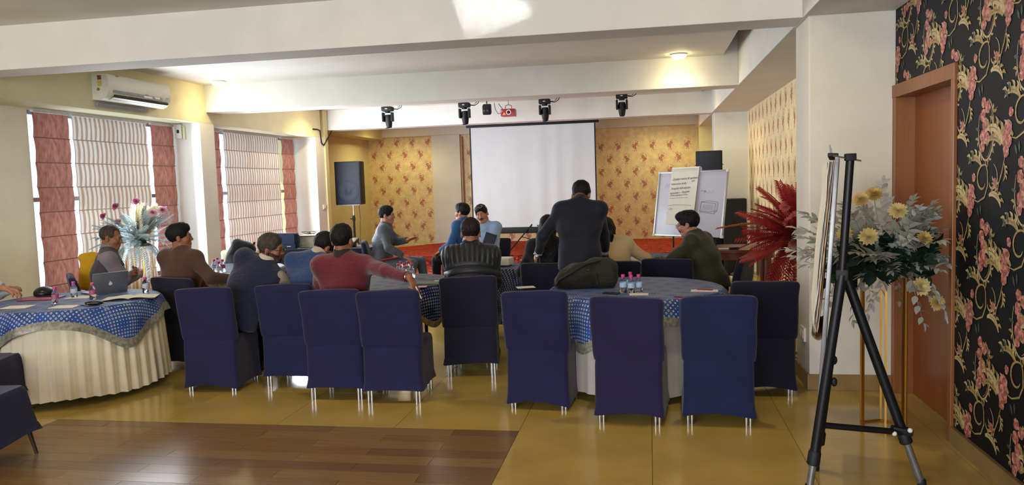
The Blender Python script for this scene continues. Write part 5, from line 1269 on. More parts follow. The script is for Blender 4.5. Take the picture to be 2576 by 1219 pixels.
p0 = at(1277, 283, ML); t = thing('laser_projector', 'red laser projector with round white-rimmed aperture hanging under the ceiling', 'stage light', (p0[0], ML, ZC)); zz = p0[2] - ZC
redlas = mat('red_enamel', '#a3222a', .35, var=.05); MB().box((0, .10, zz), (.25, .22, .12), bev=.008).build('housing', redlas, t); MB().box((0, .10, zz + .064), (.24, .21, .008)).build('top_plate', mat('rust_plate', '#8a5a48', .5), t)
MB().lathe([(.046, 0), (.046, .008), (.032, .008), (.030, .004)], (.02, -.012, zz + .005), 24, (PI / 2, 0, 0), False).build('aperture_rim', white_pl, t); MB().lathe([(.031, 0), (.031, .003)], (.02, -.010, zz + .005), 20, (PI / 2, 0, 0)).build('aperture', mat('dark_red_glass', '#3a1210', .15), t)
MB().prism([(-.03, 0), (.03, 0), (0, .052)], .002, Matrix.Translation((-.062, -.0105, zz - .042)) @ Matrix.Rotation(PI / 2, 4, 'X')).build('warning_triangle', mat('warning_yellow', '#e0b83a', .5), t); MB().box((-.105, -.0112, zz + .03), (.02, .002, .035)).build('sticker', mat('lilac_sticker', '#b9a6d6', .5), t)
MB().tube([(-.06, .10, zz + .06), (-.055, .10, zz + .13), (0, .10, zz + .15), (.055, .10, zz + .13), (.06, .10, zz + .06)], .006, 6).build('bracket', redlas, t); MB().tube([(0, .1, zz + .15), (0, .1, 0)], .008, 6).build('hanger', chrome, t)
MB().tube([(-.12, .15, zz + .02), (-.20, .15, zz + .0), (-.25, .15, zz + .08), (-.27, .15, min(-.005, zz + .2))], .005, 6).build('signal_cable', black_mt, t); MB().tube([(-.1, .15, zz + .06), (-.19, .15, min(-.004, zz + .18))], .006, 6).build('power_cable', black_mt, t)
# black cable down the wall corner by the beam
tag(MB().tube([(-6.19, 13.75, 2.745), (-6.19, 13.95, 2.750), (-6.185, 14.05, 2.735), (-6.185, 14.10, 2.50 - .0), (-6.185, 14.2, 2.46), (-6.10, 14.405, 2.745)], .012, 8).build('cable', black_mt), 'thick black cable running down the corner of the far pier', 'cable')

# ---------------------------------------------------------------- downlights
glow = NT('downlight_glow'); glow.base((1, .9, .7, 1)); glow.b.inputs['Emission Color'].default_value = (1.0, .80, .42, 1); glow.set(emit=22.0); glow = glow.m; ring_m = mat('lamp_ring', '#e6e2d6', .4, var=.02)
dl0 = None
for i, (x_, y_, z_) in enumerate(DOWNLIGHTS):
    lb = {0: 'glowing round downlight in the ceiling over the air conditioner', 1: 'glowing round downlight in the ceiling near the papered side wall'}.get(i, 'round ceiling downlight in the bays over the front chairs and the stage')
    if dl0 is None:
        dl0 = thing('downlight', lb, 'ceiling light', (x_, y_, z_), 0, 'round ceiling downlights')
        MB().lathe([(.095, 0), (.10, -.006), (.10, -.016), (.094, -.020)], n=28, caps=False).build('rim', ring_m, dl0); MB().lathe([(.0, -.066), (.05, -.062), (.080, -.046), (.093, -.018)], n=28, caps=False).build('diffuser', glow, dl0)
    else: copy_tree(dl0, (x_, y_, z_), 0, lb)

# ---------------------------------------------------------------- air conditioner and wall fittings
AX = -6.2; y0_, y1_ = 7.91, 9.06
ac_m = mat('ivory_plastic', '#d8d3c2', .3, var=.02); ac_g = mat('grey_louvre', '#7f8488', .4)
t = thing('air_conditioner', 'white split air conditioner mounted above the near window', 'air conditioner', (AX, (y0_ + y1_) / 2, 2.70))
Lc = y1_ - y0_; prof = [(0, .012), (.10, .0), (.165, .03), (.205, .085), (.215, .15), (.205, .26), (.18, .295), (0, .30)]
n_ = len(prof); MB().prism(prof, Lc, Matrix(((1, 0, 0, 0), (0, 0, 1, -Lc / 2), (0, 1, 0, 0), (0, 0, 0, 1)))).build('housing', ac_m, t, None)
MB().box((.172, .03, .058), (.055, Lc - .16, .060), (0, -.75, 0)).build('air_outlet', mat('outlet_dark', '#1b1d20', .5), t); MB().box((.165, .02, .020), (.080, Lc - .14, .008), (0, -.42, 0), bev=.003).build('louvre_flap', ac_m, t)
for k in range(3): MB().box((.176, -.25 + k * .3, .058), (.050, .012, .05), (0, -.75, 0)).build('vane', ac_g, t)
MB().box((.2085, -.05, .105), (.012, Lc - .25, .030), (0, -.16, 0)).build('grey_band', ac_g, t)
for y_, z_, w_, m_ in ((.12, .098, .16, white_pl), (.30, .103, .09, white_pl)): MB().box((.2145, y_, z_), (.003, w_, .026), (0, -.16, 0)).build('sticker', m_, t)
st_m = [mat('sticker_red', '#8c4a3a', .5, var=.3, scale=60), mat('sticker_yellow', '#cdbb62', .5, var=.2, scale=60), mat('sticker_olive', '#8a7a3a', .5)]
MB().box((.10, -Lc / 2 - .001, .255), (.05, .002, .05)).build('sticker', st_m[0], t); MB().box((.10, -Lc / 2 - .001, .19), (.055, .002, .06)).build('sticker', st_m[1], t); MB().lathe([(.018, 0), (.018, .002)], (.08, -Lc / 2 - .002, .125), 14, (PI / 2, 0, 0)).build('sticker', st_m[2], t)
for y_, z_ in ((-.40, .285), (.10, .125), (.50, .12)): MB().box((.2155 if z_ < .2 else .196, y_, z_), (.002, .05, .009), (0, -.1 if z_ < .2 else .6, 0)).build('brand_mark', ac_g, t)
MB().box((.02, -.1, -.035), (.05, Lc - .25, .05), (0, .2, 0), bev=.01).build('pipe_cover', mat('grey_cover', '#8d8f93', .5), t)
p_ = at(452, 331, 10.02); t = thing('switch_box', 'white breaker switch box on the window pier below the air conditioner', 'switch', (p_[0], 10.02, p_[2]))
MB().box((0, -.022, 0), (.10, .04, .20), bev=.004).build('enclosure', white_pl, t); MB().box((0, -.044, -.0), (.035, .006, .045)).build('breaker', black_p, t); MB().box((0, -.048, .005), (.018, .006, .014)).build('toggle', mat('toggle_blue', '#4a5a72', .4), t); MB().box((.005, -.02, .125), (.055, .03, .05), bev=.003).build('conduit', ac_g, t)
for a, b in ((-.035, .085), (.035, .085), (-.035, -.085), (.035, -.085)): MB().lathe([(.004, 0), (.004, .002)], (a, -.042, b), 8, (PI / 2, 0, 0)).build('screw', ac_g, t)
MB().box((.075, -.012, -.02), (.035, .024, .19), bev=.006).build('side_cover', cream, t)
t = thing('switch_plate', 'white switch plate low on the white pillar by the door', 'switch', (1.16, 6.20, .39)); MB().box((-.008, 0, 0), (.018, .16, .105), bev=.003).build('plate', white_pl, t)
for k in (-1, 1): MB().box((-.019, k * .035, 0), (.006, .05, .06), bev=.002).build('rocker', ac_m, t)
t = thing('switch_plate', 'white switch plate on the far pier beside the yellow wall', 'switch', (-6.2, 14.12, 1.27)); MB().box((.008, 0, 0), (.018, .16, .09), bev=.003).build('plate', white_pl, t); MB().box((.018, 0, 0), (.006, .05, .05), bev=.002).build('rocker', ac_m, t)
t = thing('blind_cord', 'knotted white blind cord hanging beside the far brown blind', 'cord', (-6.58, 10.44, 2.55))
MB().tube([(0, 0, 0), (.003, .002, -.5), (.0, .004, -.95)], .004, 6).build('cord', white_pl, t)
kn = []
for i in range(60): a = i * .55; kn.append((.015 * math.sin(a * 1.3), .02 + .035 * math.sin(a), -.95 - .007 * i + .03 * math.cos(a * .7)))
MB().tube(kn, .004, 6).build('knot', white_pl, t)

# ---------------------------------------------------------------- whiteboard, flip chart and wooden table
tbw = wood('table_wood', '#6b3420', .28, 2.0, (3, 12, 12), .18)
t = thing('wooden_table', 'round-ended reddish wooden table under the whiteboard', 'table', (1.02, 9.75, 0), 0)
ell_ = [(.50 * math.cos(a), .42 * math.sin(a)) for a in [2 * PI * i / 40 for i in range(40)]]; Mz = lambda z: Matrix.Translation((0, 0, z))
MB().prism(ell_, .035, Mz(.715)).build('tabletop', tbw, t, None); MB().prism([(x * .93, y * .92) for x, y in ell_], .085, Mz(.628)).build('apron', tbw, t, None)
for sx, sy in ((-.34, -.2), (.36, -.2), (-.34, .2), (.36, .2)): MB().box((sx, sy, .315), (.075, .075, .63), bev=.006).build('leg', tbw, t)
BL, BR, TL = at(1645, 590, 10.02), at(1815, 595, 9.44), at(1660, 435, 10.14); BR[2] = BL[2]
ex = Vector(BR - BL); wb_w = ex.length; ex.normalize(); ez = Vector(TL - BL); ez -= ex * ez.dot(ex); wb_h = .80; ez.normalize(); ey = ez.cross(ex); ey.normalize()
WM = Matrix(((ex.x, ey.x, ez.x, BL[0]), (ex.y, ey.y, ez.y, BL[1]), (ex.z, ey.z, ez.z, BL[2]), (0, 0, 0, 1)))
if ey.y < 0: pass
t = thing('whiteboard', 'leaning whiteboard with faint drawings standing on the wooden table', 'whiteboard', BL); t.matrix_world = WM
wb_m = mat('whiteboard_face', '#c3c1cc', .22, var=.02, scale=2); ink = mat('marker_ink', '#30303c', .7, var=.02); ink_f = mat('faint_marker', '#9a98a6', .7, var=.05)
MB().box((wb_w / 2, .012, wb_h / 2), (wb_w, .018, wb_h), bev=.002).build('board', wb_m, t)
for c_, s_ in (((wb_w / 2, .008, 0), (wb_w, .03, .022)), ((wb_w / 2, .008, wb_h), (wb_w, .03, .022)), ((0, .008, wb_h / 2), (.022, .03, wb_h)), ((wb_w, .008, wb_h / 2), (.022, .03, wb_h))): MB().box(c_, s_, bev=.004).build('frame_rail', alu, t)
for x_ in (0, wb_w):
    for z_ in (0, wb_h): MB().box((x_, .007, z_), (.035, .034, .035), bev=.006).build('corner_cap', white_pl, t)
for x_ in (.25, wb_w - .12): MB().tube([(x_, .03, .25), (x_, .09, -.145)], .011, 8).build('support_leg', black_mt, t)
MB().box((wb_w - .20, -.03, -.018), (.26, .05, .012), bev=.003).build('pen_tray', black_mt, t)
def strokes(par, lines, m, w=.0035, y=-.0005, name='drawing'):
    mb = MB()
    for pts in lines:
        for (x0, z0), (x1, z1) in zip(pts[:-1], pts[1:]):
            dx, dz = x1 - x0, z1 - z0; L = math.hypot(dx, dz) or 1; nx, nz = -dz / L * w / 2, dx / L * w / 2
            mb.add([(x0 - nx, y, z0 - nz), (x1 - nx, y, z1 - nz), (x1 + nx, y, z1 + nz), (x0 + nx, y, z0 + nz)], [(0, 1, 2, 3)])
    return mb.build(name, m, par, False)
bx = wb_w * .66; bz = .30
strokes(t, [[(bx, bz), (bx + .20, bz - .025), (bx + .21, bz + .10), (bx + .01, bz + .12), (bx, bz)], [(bx + .01, bz + .12), (bx + .11, bz + .135), (bx + .245, bz + .115), (bx + .235, bz + .01), (bx + .20, bz - .025)], [(bx, bz + .01), (bx + .12, bz - .0), (bx + .235, bz + .01)], [(bx - .01, wb_h * .70), (bx + .06, wb_h * .69)], [(bx + .04, wb_h * .705), (bx + .06, wb_h * .69), (bx + .035, wb_h * .675)]], ink)
strokes(t, [[(bx + .04 + .012 * i, bz + .02), (bx + .04 + .012 * i, bz + .09)] for i in range(12)] + [[(bx + .04 + .05 * i, .52), (bx + .06 + .05 * i, .56), (bx + .08 + .05 * i, .52)] for i in range(3)] + [[(.10 + .02 * i, .60 + .03 * (i % 2)), (.13 + .02 * i, .66 - .03 * (i % 2))] for i in range(3)], ink_f)
def text(par, s, x, z, h, m, shear=.25, rot=0.0, y=-.0006):
    cu = bpy.data.curves.new('handwriting', 'FONT'); cu.body = s; cu.size = h; cu.shear = shear; cu.resolution_u = 2; cu.space_character = .92
    o = bpy.data.objects.new('tmp', cu); COL.objects.link(o); dg = bpy.context.evaluated_depsgraph_get(); me = bpy.data.meshes.new_from_object(o.evaluated_get(dg)); bpy.data.objects.remove(o)
    me.materials.clear(); me.materials.append(m); o = link('handwriting', me, par, (x, y, z), (PI / 2, -rot, 0)); return o
fx0 = wb_w * .20; fw_ = .40; ft = wb_h + .035
t = thing('flip_chart_pad', 'flip chart pad with handwritten notes hooked over the whiteboard', 'flip chart', BL); t.matrix_world = WM
padm = mat('flip_paper', '#dedacb', .8, var=.02); padside = mat('flip_paper_edge', '#b9a878', .8, var=.15, scale=60)
def sheet(u, v): return (fx0 + fw_ * u - .05 * v * .3, -.016 - .006 * math.sin(PI * v) - .008 * (v > .9) - .010 * u * v, ft - .70 * v)
MB().grid(sheet, 6, 16).build('top_sheet', padm, t, True)
MB().box((fx0 + fw_ / 2 - .008, -.0085, ft - .34), (fw_ - .012, .012, .66), (0, .0, 0)).build('sheet_block', padside, t)
MB().grid(lambda u, v: (fx0 + fw_ * u, .008 - .032 * math.cos(PI * v) , ft + .030 * math.sin(PI * v) - (.0 if v < 1 else 0)), 4, 12).build('rolled_top', padm, t, True)
MB().grid(lambda u, v: (fx0 + fw_ * u, .042 + .004 * v, ft - .25 * v), 4, 4).build('back_sheet', padm, t, True)
Lx = fx0 + .03
for s_, dx, dz, h, r in (('Quality makes & updates', 0, .145, .040, .05), ('plan', .28, .165, .030, .05), ('Instructor body', -.012, .205, .038, .06), ('Hospital Self adjudin', -.012, .262, .038, .05), ('Rybal law v   Hospital', -.022, .322, .036, .09), ('2 years saying to 12 hrs', -.018, .345, .030, .05), ('- I m', -.03, .515, .034, .0)):
    text(t, s_, Lx + dx, ft - dz, h, ink, .3, r, -.028)
strokes(t, [[(Lx - .02, ft - .372), (Lx + .10, ft - .368), (Lx + .25, ft - .362)], [(Lx - .035, ft - .465), (Lx + .10, ft - .452), (Lx + .20, ft - .455), (Lx + .31, ft - .462)], [(Lx - .04, ft - .56), (Lx - .02, ft - .558)]], ink, .003, -.028, 'pen_line')
p_ = atz(1822, 601, .752)
tag(MB().box((0, 0, .012), (.12, .05, .024), bev=.004).build('board_eraser', black_p, None, None, loc=(.98, 9.45, .7515), rot=(0, 0, .2)), 'black board eraser on the wooden table', 'eraser')
tag(MB().tube([(-.06, 0, .008), (.06, 0, .008)], .008, 8).build('marker_pen', white_pl, None, None, loc=(.86, 9.44, .7515), rot=(0, 0, -.1)), 'white marker pen on the wooden table', 'pen')
# pen held by the olive jacket
tag(MB().tube([(0, 0, 0), (.10, .02, .06)], .005, 6).build('pen', black_p, None, None, loc=tuple(at(1640, 660, 7.75))), 'black pen at the writing hand of the olive jacket', 'pen')

# ---------------------------------------------------------------- flower arrangements
gold_m = mat('gold_metal', '#b9893e', .3, .85, var=.06)
def leafmat(name, color, var=.18, tr=.25):
    t = NT(name); c = lin(color); f = t.noise(12, 3); d = tuple(x * (1 - var) for x in c[:3]) + (1,); l = tuple(min(1, x * (1 + var)) for x in c[:3]) + (1,)
    col = t.ramp(f, [(.3, d), (.7, l)]); t.base(col); t.set(rough=.6, spec=.25)
    tl = t.node('ShaderNodeBsdfTranslucent'); t.l.new(col, tl.inputs[0]); m = t.node('ShaderNodeMixShader', {0: tr}); t.l.new(t.b.outputs[0], m.inputs[1]); t.l.new(tl.outputs[0], m.inputs[2]); t.l.new(m.outputs[0], t.out.inputs[0]); return t.m
def blade(mb, p, d, n, L, w, bend=.2, seg=4):
    """one leaf: base p, direction d, facing n"""
    p, d, n = Vector(p), Vector(d).normalized(), Vector(n); s = d.cross(n).normalized(); n = s.cross(d); vs = []
    for i in range(seg + 1):
        t = i / seg; c = p + d * L * t - n * bend * L * t * t; h = w / 2 * math.sin(PI * (.06 + .94 * t) ** .8) if i < seg else 0
        vs += [c - s * h + n * h * .25, c, c + s * h + n * h * .25]
    fs = []
    for i in range(seg):
        a = 3 * i; fs += [(a, a + 1, a + 4, a + 3), (a + 1, a + 2, a + 5, a + 4)]
    mb.add(vs, fs)
def spray_mesh(name, m, stem_m, L, nleaf, lw, ll, seed, droop=.25, kind='eucalyptus'):
    rr = random.Random(seed); mb = MB(); pts = []
    for i in range(9): t = i / 8; pts.append(Vector((0.02 * math.sin(t * 5 + seed), L * t, -droop * L * t * t)))
    mb.cur = 1; mb.tube(pts, [.0035 - .0025 * i / 8 for i in range(9)], 5); mb.cur = 0
    for k in range(nleaf):
        t = .15 + .85 * k / (nleaf - 1) if kind != 'fern' else .10 + .9 * k / (nleaf - 1)
        i = min(7, int(t * 8)); f = t * 8 - i; c = pts[i].lerp(pts[i + 1], f); ax = (pts[i + 1] - pts[i]).normalized(); sd = 1 if k % 2 else -1
        if kind == 'fern':
            q = ll * (1 - abs(t - .42) ** 1.5 * 1.3)
            for sd in (-1, 1): blade(mb, c, ax * .75 + Vector((sd, 0, .12)), (0, 0, 1), q, lw, .25, 2)
        else:
            d = ax * rr.uniform(.5, .9) + Vector((sd * rr.uniform(.5, .9), 0, rr.uniform(-.5, .7))); blade(mb, c, d, Vector((rr.uniform(-.5, .5), 0, 1)), ll * rr.uniform(.7, 1.1) * (1.1 - .45 * t), lw * rr.uniform(.8, 1.1) * (1.1 - .4 * t), rr.uniform(.05, .4), 4)
    if kind != 'fern': blade(mb, pts[-1], pts[-1] - pts[-2], (0, 0, 1), ll * .6, lw * .5)
    return mb.mesh(name, [m, stem_m], True)
def flower_mesh(name, m, m2, r, seed, rings=5, cup=.6):
    rr = random.Random(seed); mb = MB()
    for q in range(rings):
        n = 15 - 2 * q; el = .10 + cup * q / rings * 1.6
        for k in range(n):
            a = 2 * PI * k / n + q * .4 + rr.uniform(-.1, .1); d = Vector((math.cos(a) * math.cos(el), math.sin(a) * math.cos(el), math.sin(el))); n_ = Vector((-math.cos(a) * math.sin(el), -math.sin(a) * math.sin(el), math.cos(el)))
            mb.cur = 0; blade(mb, Vector((0, 0, .006 * q)) + d * r * .08, d, n_, r * (1 - .12 * q), r * .52, -.18, 4)
    mb.cur = 1; mb.ball((0, 0, .014), (r * .2, r * .2, r * .14), 8); return mb.mesh(name, [m, m2], True)
def orient(d, roll=0):
    """matrix whose +Y runs along d"""
    d = Vector(d).normalized(); return (d.to_track_quat('Y', 'Z').to_matrix() @ Matrix.Rotation(roll, 3, 'Y')).to_euler()
def gold_stand(name, label, c, h, r, n, rot, par_label=None):
    t = thing(name, label, 'plant stand', c, rot)
    P_ = [(r * math.cos(2 * PI * k / n), r * math.sin(2 * PI * k / n)) for k in range(n)]
    for k in range(n):
        MB().box((P_[k][0], P_[k][1], h / 2), (.012, .012, h), (0, 0, 2 * PI * k / n)).build('upright', gold_m, t, False)
        (x0, y0), (x1, y1) = P_[k], P_[(k + 1) % n]
        for z in (.007, h - .007): MB().box(((x0 + x1) / 2, (y0 + y1) / 2, z), (math.hypot(x1 - x0, y1 - y0), .012, .012), (0, 0, math.atan2(y1 - y0, x1 - x0))).build('rail', gold_m, t, False)
    return t
def on_dome(rr, up_lo, up_hi, a0=0, a1=2 * PI):
    a = rr.uniform(a0, a1); z = rr.uniform(up_lo, up_hi); q = math.sqrt(1 - z * z); return Vector((q * math.cos(a), q * math.sin(a), z))

# white eucalyptus arrangement on the hexagonal gold stand by the door
sage = leafmat('pale_sage_leaf', '#a9ab9f', .14); sage2 = leafmat('frosted_leaf', '#c0c2ba', .1); stemp = mat('pale_stem', '#9a9a86', .7); ivy = leafmat('dark_ivy_leaf', '#1d2f1f', .3, .1); yel = leafmat('yellow_petal', '#d8bd74', .12); yel2 = leafmat('cream_petal', '#e3cf92', .12); yc = leafmat('amber_heart', '#cfa24e', .2)
wc = Vector((1.475, 5.10, 0)); SHW = 1.0
gold_stand('flower_stand', 'hexagonal gold wire stand under the white leaf arrangement by the door', (1.435, 5.13, 0), SHW, .140, 6, .35)
def arrangement(label, base, pot_z, pot_r=.10):
    t = thing('flower_arrangement', label, 'flower arrangement', (base[0], base[1], pot_z)); MB().lathe([(pot_r * 1.5, .0), (pot_r * 1.5, .006), (pot_r, .007), (pot_r * .9, .06), (pot_r * .4, .10)], n=16).build('foam_base', mat('green_foam', '#27402a', .9), t); return t
t = arrangement('white and grey leafy arrangement with yellow dahlias on the hexagonal gold stand', (1.435, 5.13), SHW + .001)
sm = [spray_mesh('leaf_spray', (sage, sage2, sage)[k % 3], stemp, .47, 22, .046, .112, k, .08) for k in range(4)]; dm = [spray_mesh('leaf_spray', (sage2, sage)[k % 2], stemp, .34, 15, .05, .10, 9 + k, .9) for k in range(2)]
rr = random.Random(21)
for k in range(66):
    d = on_dome(rr, .02, .96); d.x *= 1.2; s_ = rr.uniform(.70, 1.10)
    if d.x > .28: d.x = .30 + .18 * (k % 3) / 2; d.y = -.35 - .35 * rr.random(); d.normalize(); s_ *= .86
    o = link('leaf_spray', sm[k % 4], t, Vector((0, 0, .05)) + d * .05, orient(d, rr.uniform(-.5, .5))); o.scale = (s_,) * 3
for k in range(9):
    a = 2 * PI * k / 9 + .3; d = Vector((math.cos(a), math.sin(a), -.15)); o = link('leaf_spray', dm[k % 2], t, Vector((0, 0, .05)) + d * .09, orient(d, rr.uniform(-.4, .4))); o.scale = (rr.uniform(.75, 1.0),) * 3
ivm = []
for k in range(3):
    mb = MB(); r2 = random.Random(k)
    for q in range(9): a = r2.uniform(0, 6.28); blade(mb, (0, .05 + .012 * q, 0), (math.cos(a) * .8, .6, math.sin(a) * .8), (0, .3, 1), .085, .075, .3, 4)
    ivm.append(mb.mesh('ivy_leaf', ivy, True))
for k in range(46): d = on_dome(rr, -.35, .55); link('ivy_leaf', ivm[k % 3], t, Vector((0, 0, .055)) + d * rr.uniform(.06, .22), orient(d, rr.uniform(0, 6)))
fm = [flower_mesh('dahlia', (yel, yel2)[k % 2], yc, .055, k) for k in range(2)]
cam_d = Vector((-.25, -.95, .0))
for px, py, Y_ in ((2165, 505, 4.98), (2198, 492, 5.05), (2125, 590, 4.85), (2185, 597, 4.80), (2258, 533, 4.85), (2315, 545, 5.1), (2325, 600, 4.85), (2315, 720, 4.95), (2120, 720, 4.92), (2355, 760, 5.0)):
    p_ = Vector(at(px, py, Y_)) - Vector((1.435, 5.13, SHW + .001)); d = (p_ - Vector((0, 0, .02))).normalized(); k = rr.randrange(2)
    MB().tube([(0, 0, .05), tuple(p_ * .5 + Vector((0, 0, .03))), tuple(p_)], .003, 5).build('flower_stem', stemp, t); n_ = (d * .5 + cam_d * .7 + Vector((0, 0, .35))).normalized(); o = link('dahlia', fm[k], t, p_, n_.to_track_quat('Z', 'Y').to_euler()); o.scale = (rr.uniform(.85, 1.1),) * 3

# red palm arrangement by the papered side wall
redl = leafmat('crimson_frond', '#9a262a', .25); redl2 = leafmat('scarlet_frond', '#b2463a', .22); orl = leafmat('rust_frond', '#a8622c', .2); reds = mat('red_stem', '#6e2420', .7); pinkf = leafmat('coral_petal', '#c4665a', .15); palep = leafmat('blush_petal', '#cfa894', .12)
gold_stand('flower_stand', 'tall gold wire stand under the red palm arrangement', (1.36, 7.12, 0), .98, .15, 4, .6)
t = arrangement('red and rust palm frond arrangement on a gold stand behind the white pillar', (1.31, 7.12), .981)
rm_ = [spray_mesh('frond', (redl, redl2, redl, orl)[k], reds, .54, 26, .017, .150, k, (.12, .3, .5, .8)[k], 'fern') for k in range(4)]; rdm = [spray_mesh('frond', (redl, redl2)[k], reds, .46, 24, .016, .12, 5 + k, 1.2, 'fern') for k in range(2)]
rr = random.Random(31)
for k in range(64):
    d = on_dome(rr, .0, .99); d.x = d.x * .85 - .15; d.z += .12; s_ = rr.uniform(.62, 1.0)
    if d.x > .15: d.x = .1 - d.x * .5; d.normalize()
    o = link('frond', rm_[rr.choice((0, 0, 1, 2, 1, 3)) if d.z > .75 else rr.choice((0, 1, 2))], t, Vector((0, 0, .06)) + d * .04, orient(d, rr.uniform(-.7, .7))); o.scale = (s_,) * 3
for k in range(16):
    a = rr.uniform(2.9, 5.0); d = Vector((math.cos(a), math.sin(a), rr.uniform(-.1, .35))); o = link('frond', rm_[k % 3], t, Vector((0, 0, .05)) + d * .06, orient(d, rr.uniform(-.6, .6))); o.scale = (rr.uniform(.6, .85),) * 3
for k in range(24):
    a = rr.uniform(2.4, 5.2); d = Vector((math.cos(a) * .9, math.sin(a), -.3)); o = link('frond', rdm[k % 2], t, Vector((0, 0, .05)) + d * .06, orient(d, rr.uniform(-.5, .5))); o.scale = (rr.uniform(.75, 1.1),) * 3
for k in range(14): d = on_dome(rr, -.3, .3, 4.2, 6.2); link('ivy_leaf', ivm[k % 3], t, Vector((.05, -.05, .03)) + d * rr.uniform(.08, .18), orient(d, rr.uniform(0, 6)))
fm = [flower_mesh('blossom', (pinkf, palep)[k], pinkf, .05, 3 + k) for k in range(2)]
for k, (px, py) in enumerate(((1985, 560), (2000, 545), (1998, 615), (1975, 520), (2006, 600))):
    p_ = Vector(at(px, py, 6.85)) - Vector((1.31, 7.12, .981)); o = link('blossom', fm[0 if k in (0, 1, 3) else 1], t, p_, (p_.normalized() * .5 + cam_d * .8).to_track_quat('Z', 'Y').to_euler()); MB().tube([(0, 0, .05), tuple(p_)], .003, 5).build('flower_stem', reds, t)

# blue-grey fern arrangement against the near window
blg = leafmat('blue_grey_frond', '#9aa6a8', .15, .3); blg2 = leafmat('slate_frond', '#7c8c90', .15, .3); crm = leafmat('cream_frond', '#d8cfae', .1, .4); rosep = leafmat('dusty_rose_petal', '#b0627a', .15); rosep2 = leafmat('pale_rose_petal', '#cc9aa4', .12)
BCX, BCY, BZ = -5.98, 8.22, 1.02
gold_stand('flower_stand', 'gold wire stand under the blue-grey fern arrangement by the window', (BCX, BCY, 0), BZ - .001, .15, 4, .3)
t = arrangement('blue-grey fern arrangement with dusty pink roses against the near window', (BCX, BCY), BZ)
bm_ = [spray_mesh('frond', (blg, blg2, blg)[k], stemp, .46, 22, .015, .085, k, (.1, .25, .5)[k], 'fern') for k in range(3)] + [spray_mesh('leaf_spray', blg2, stemp, .42, 14, .05, .085, 3)]; cmh = spray_mesh('frond', crm, stemp, .46, 22, .024, .13, 7, .12, 'fern'); bdm = spray_mesh('frond', blg, stemp, .34, 20, .022, .09, 8, 1.1, 'fern')
rr = random.Random(41)
for k in range(60):
    d = on_dome(rr, -.05, .95); d.x *= .75; o = link('frond', bm_[k % 4], t, Vector((0, 0, .05)) + d * .05, orient(d, rr.uniform(-.6, .6))); o.scale = (rr.uniform(.7, 1.0),) * 3
for k in range(14): d = Vector((rr.uniform(.0, .55), rr.uniform(-.6, .6), 1)); o = link('frond', cmh, t, (0, 0, .06), orient(d, PI / 2 + rr.uniform(-.5, .5))); o.scale = (rr.uniform(.75, 1.0),) * 3
for k in range(10): a = 2 * PI * k / 10; d = Vector((math.cos(a), math.sin(a), -.2)); link('frond', bdm, t, Vector((0, 0, .05)) + d * .07, orient(d, rr.uniform(-.4, .4)))
fm = [flower_mesh('rose', (rosep, rosep2)[k], rosep, .055, 5 + k, 5, .9) for k in range(2)]
for k, (px, py) in enumerate(((344, 508), (294, 521), (264, 545), (385, 536), (409, 530), (300, 560))):
    p_ = Vector(at(px, py, 8.1)) - Vector((BCX, BCY, BZ)); MB().tube([(0, 0, .05), tuple(p_ * .5 + Vector((0, 0, .04))), tuple(p_)], .003, 5).build('flower_stem', stemp, t); o = link('rose', fm[0 if k < 3 else 1], t, p_, (p_.normalized() * .6 + cam_d * .6).to_track_quat('Z', 'Y').to_euler())

# ---------------------------------------------------------------- flip-chart easel in the foreground
EY = 4.05
e_ = lambda px, py, Y_=EY: Vector(at(px, py, Y_))
av = Vector((.225, .974, 0)).normalized()          # the board's width runs away from the viewer
foot_l, foot_r = e_(2036, 1236), e_(2324, 1238); foot_l.z = foot_r.z = .012; top = e_(2139, 395); apex = e_(2118, 690)
t = thing('easel', 'black and silver tripod flip-chart easel in the foreground seen edge-on', 'easel', (1.03, EY, 0)); off = Vector((1.03, EY, 0))
leg_m = mat('easel_black', '#15161a', .4, .3); sil = mat('easel_silver', '#7c7c7b', .35, .6)
L_ = lambda p: tuple(Vector(p) - off)
def legset(a, b, cut, name):
    """black upper tube, knurled collar, silver lower tube"""
    k = Vector(a).lerp(Vector(b), cut); MB().tube([L_(a), L_(k)], .025, 14).build(name, leg_m, t)
    d = (Vector(b) - Vector(a)).normalized(); c_ = MB(); c_.tube([L_(k - d * .07), L_(k - d * .06), L_(k), L_(k + d * .005)], [.026, .031, .032, .028], 18); c_.build('collar', black_mt, t)
    MB().tube([L_(k), L_(b)], .0185, 12).build('lower_leg', sil, t); MB().lathe([(.021, -.012), (.023, 0), (.020, .03)], L_(b), 10).build('foot', black_mt, t)
near, far = -av * .02, av * .30
kb = e_(2046, 1160)
for o_ in (near, far): legset(apex + o_, foot_l + o_ * 1.0 + (Vector((.02, 0, 0)) if o_ is far else Vector()), .875, 'leg')
legset(apex + av * .14 + Vector((.01, 0, 0)), foot_r + av * .10, .80, 'leg')
MB().tube([L_(apex + near - Vector((0, 0, .0))), L_(top + near)], .020, 12).build('mast', leg_m, t); MB().box(L_(top + near), (.048, .048, .035), bev=.004).build('mast_cap', black_mt, t)
MB().box(L_(apex + av * .14), (.06, .36, .06), (0, 0, -.225), bev=.012).build('apex_bracket', black_mt, t)
cl, cr = e_(2075, 1069), e_(2272, 1099); MB().tube([L_(cl), L_(cr + av * .08)], .016, 10).build('spreader', leg_m, t)
for px, py in ((2252, 1099), (2292, 1091)): MB().ball(L_(e_(px, py) + av * .06), .013, 10).build('bolt', white_pl, t)
MB().box(L_(e_(2272, 1096) + av * .09), (.10, .05, .035), (0, .15, 0), bev=.008).build('clamp', black_mt, t)
for py in (905, 960): MB().ball(L_(e_(2092, py) + Vector((.012, 0, 0))), (.016, .010, .024), 10).build('knob', black_mt, t)
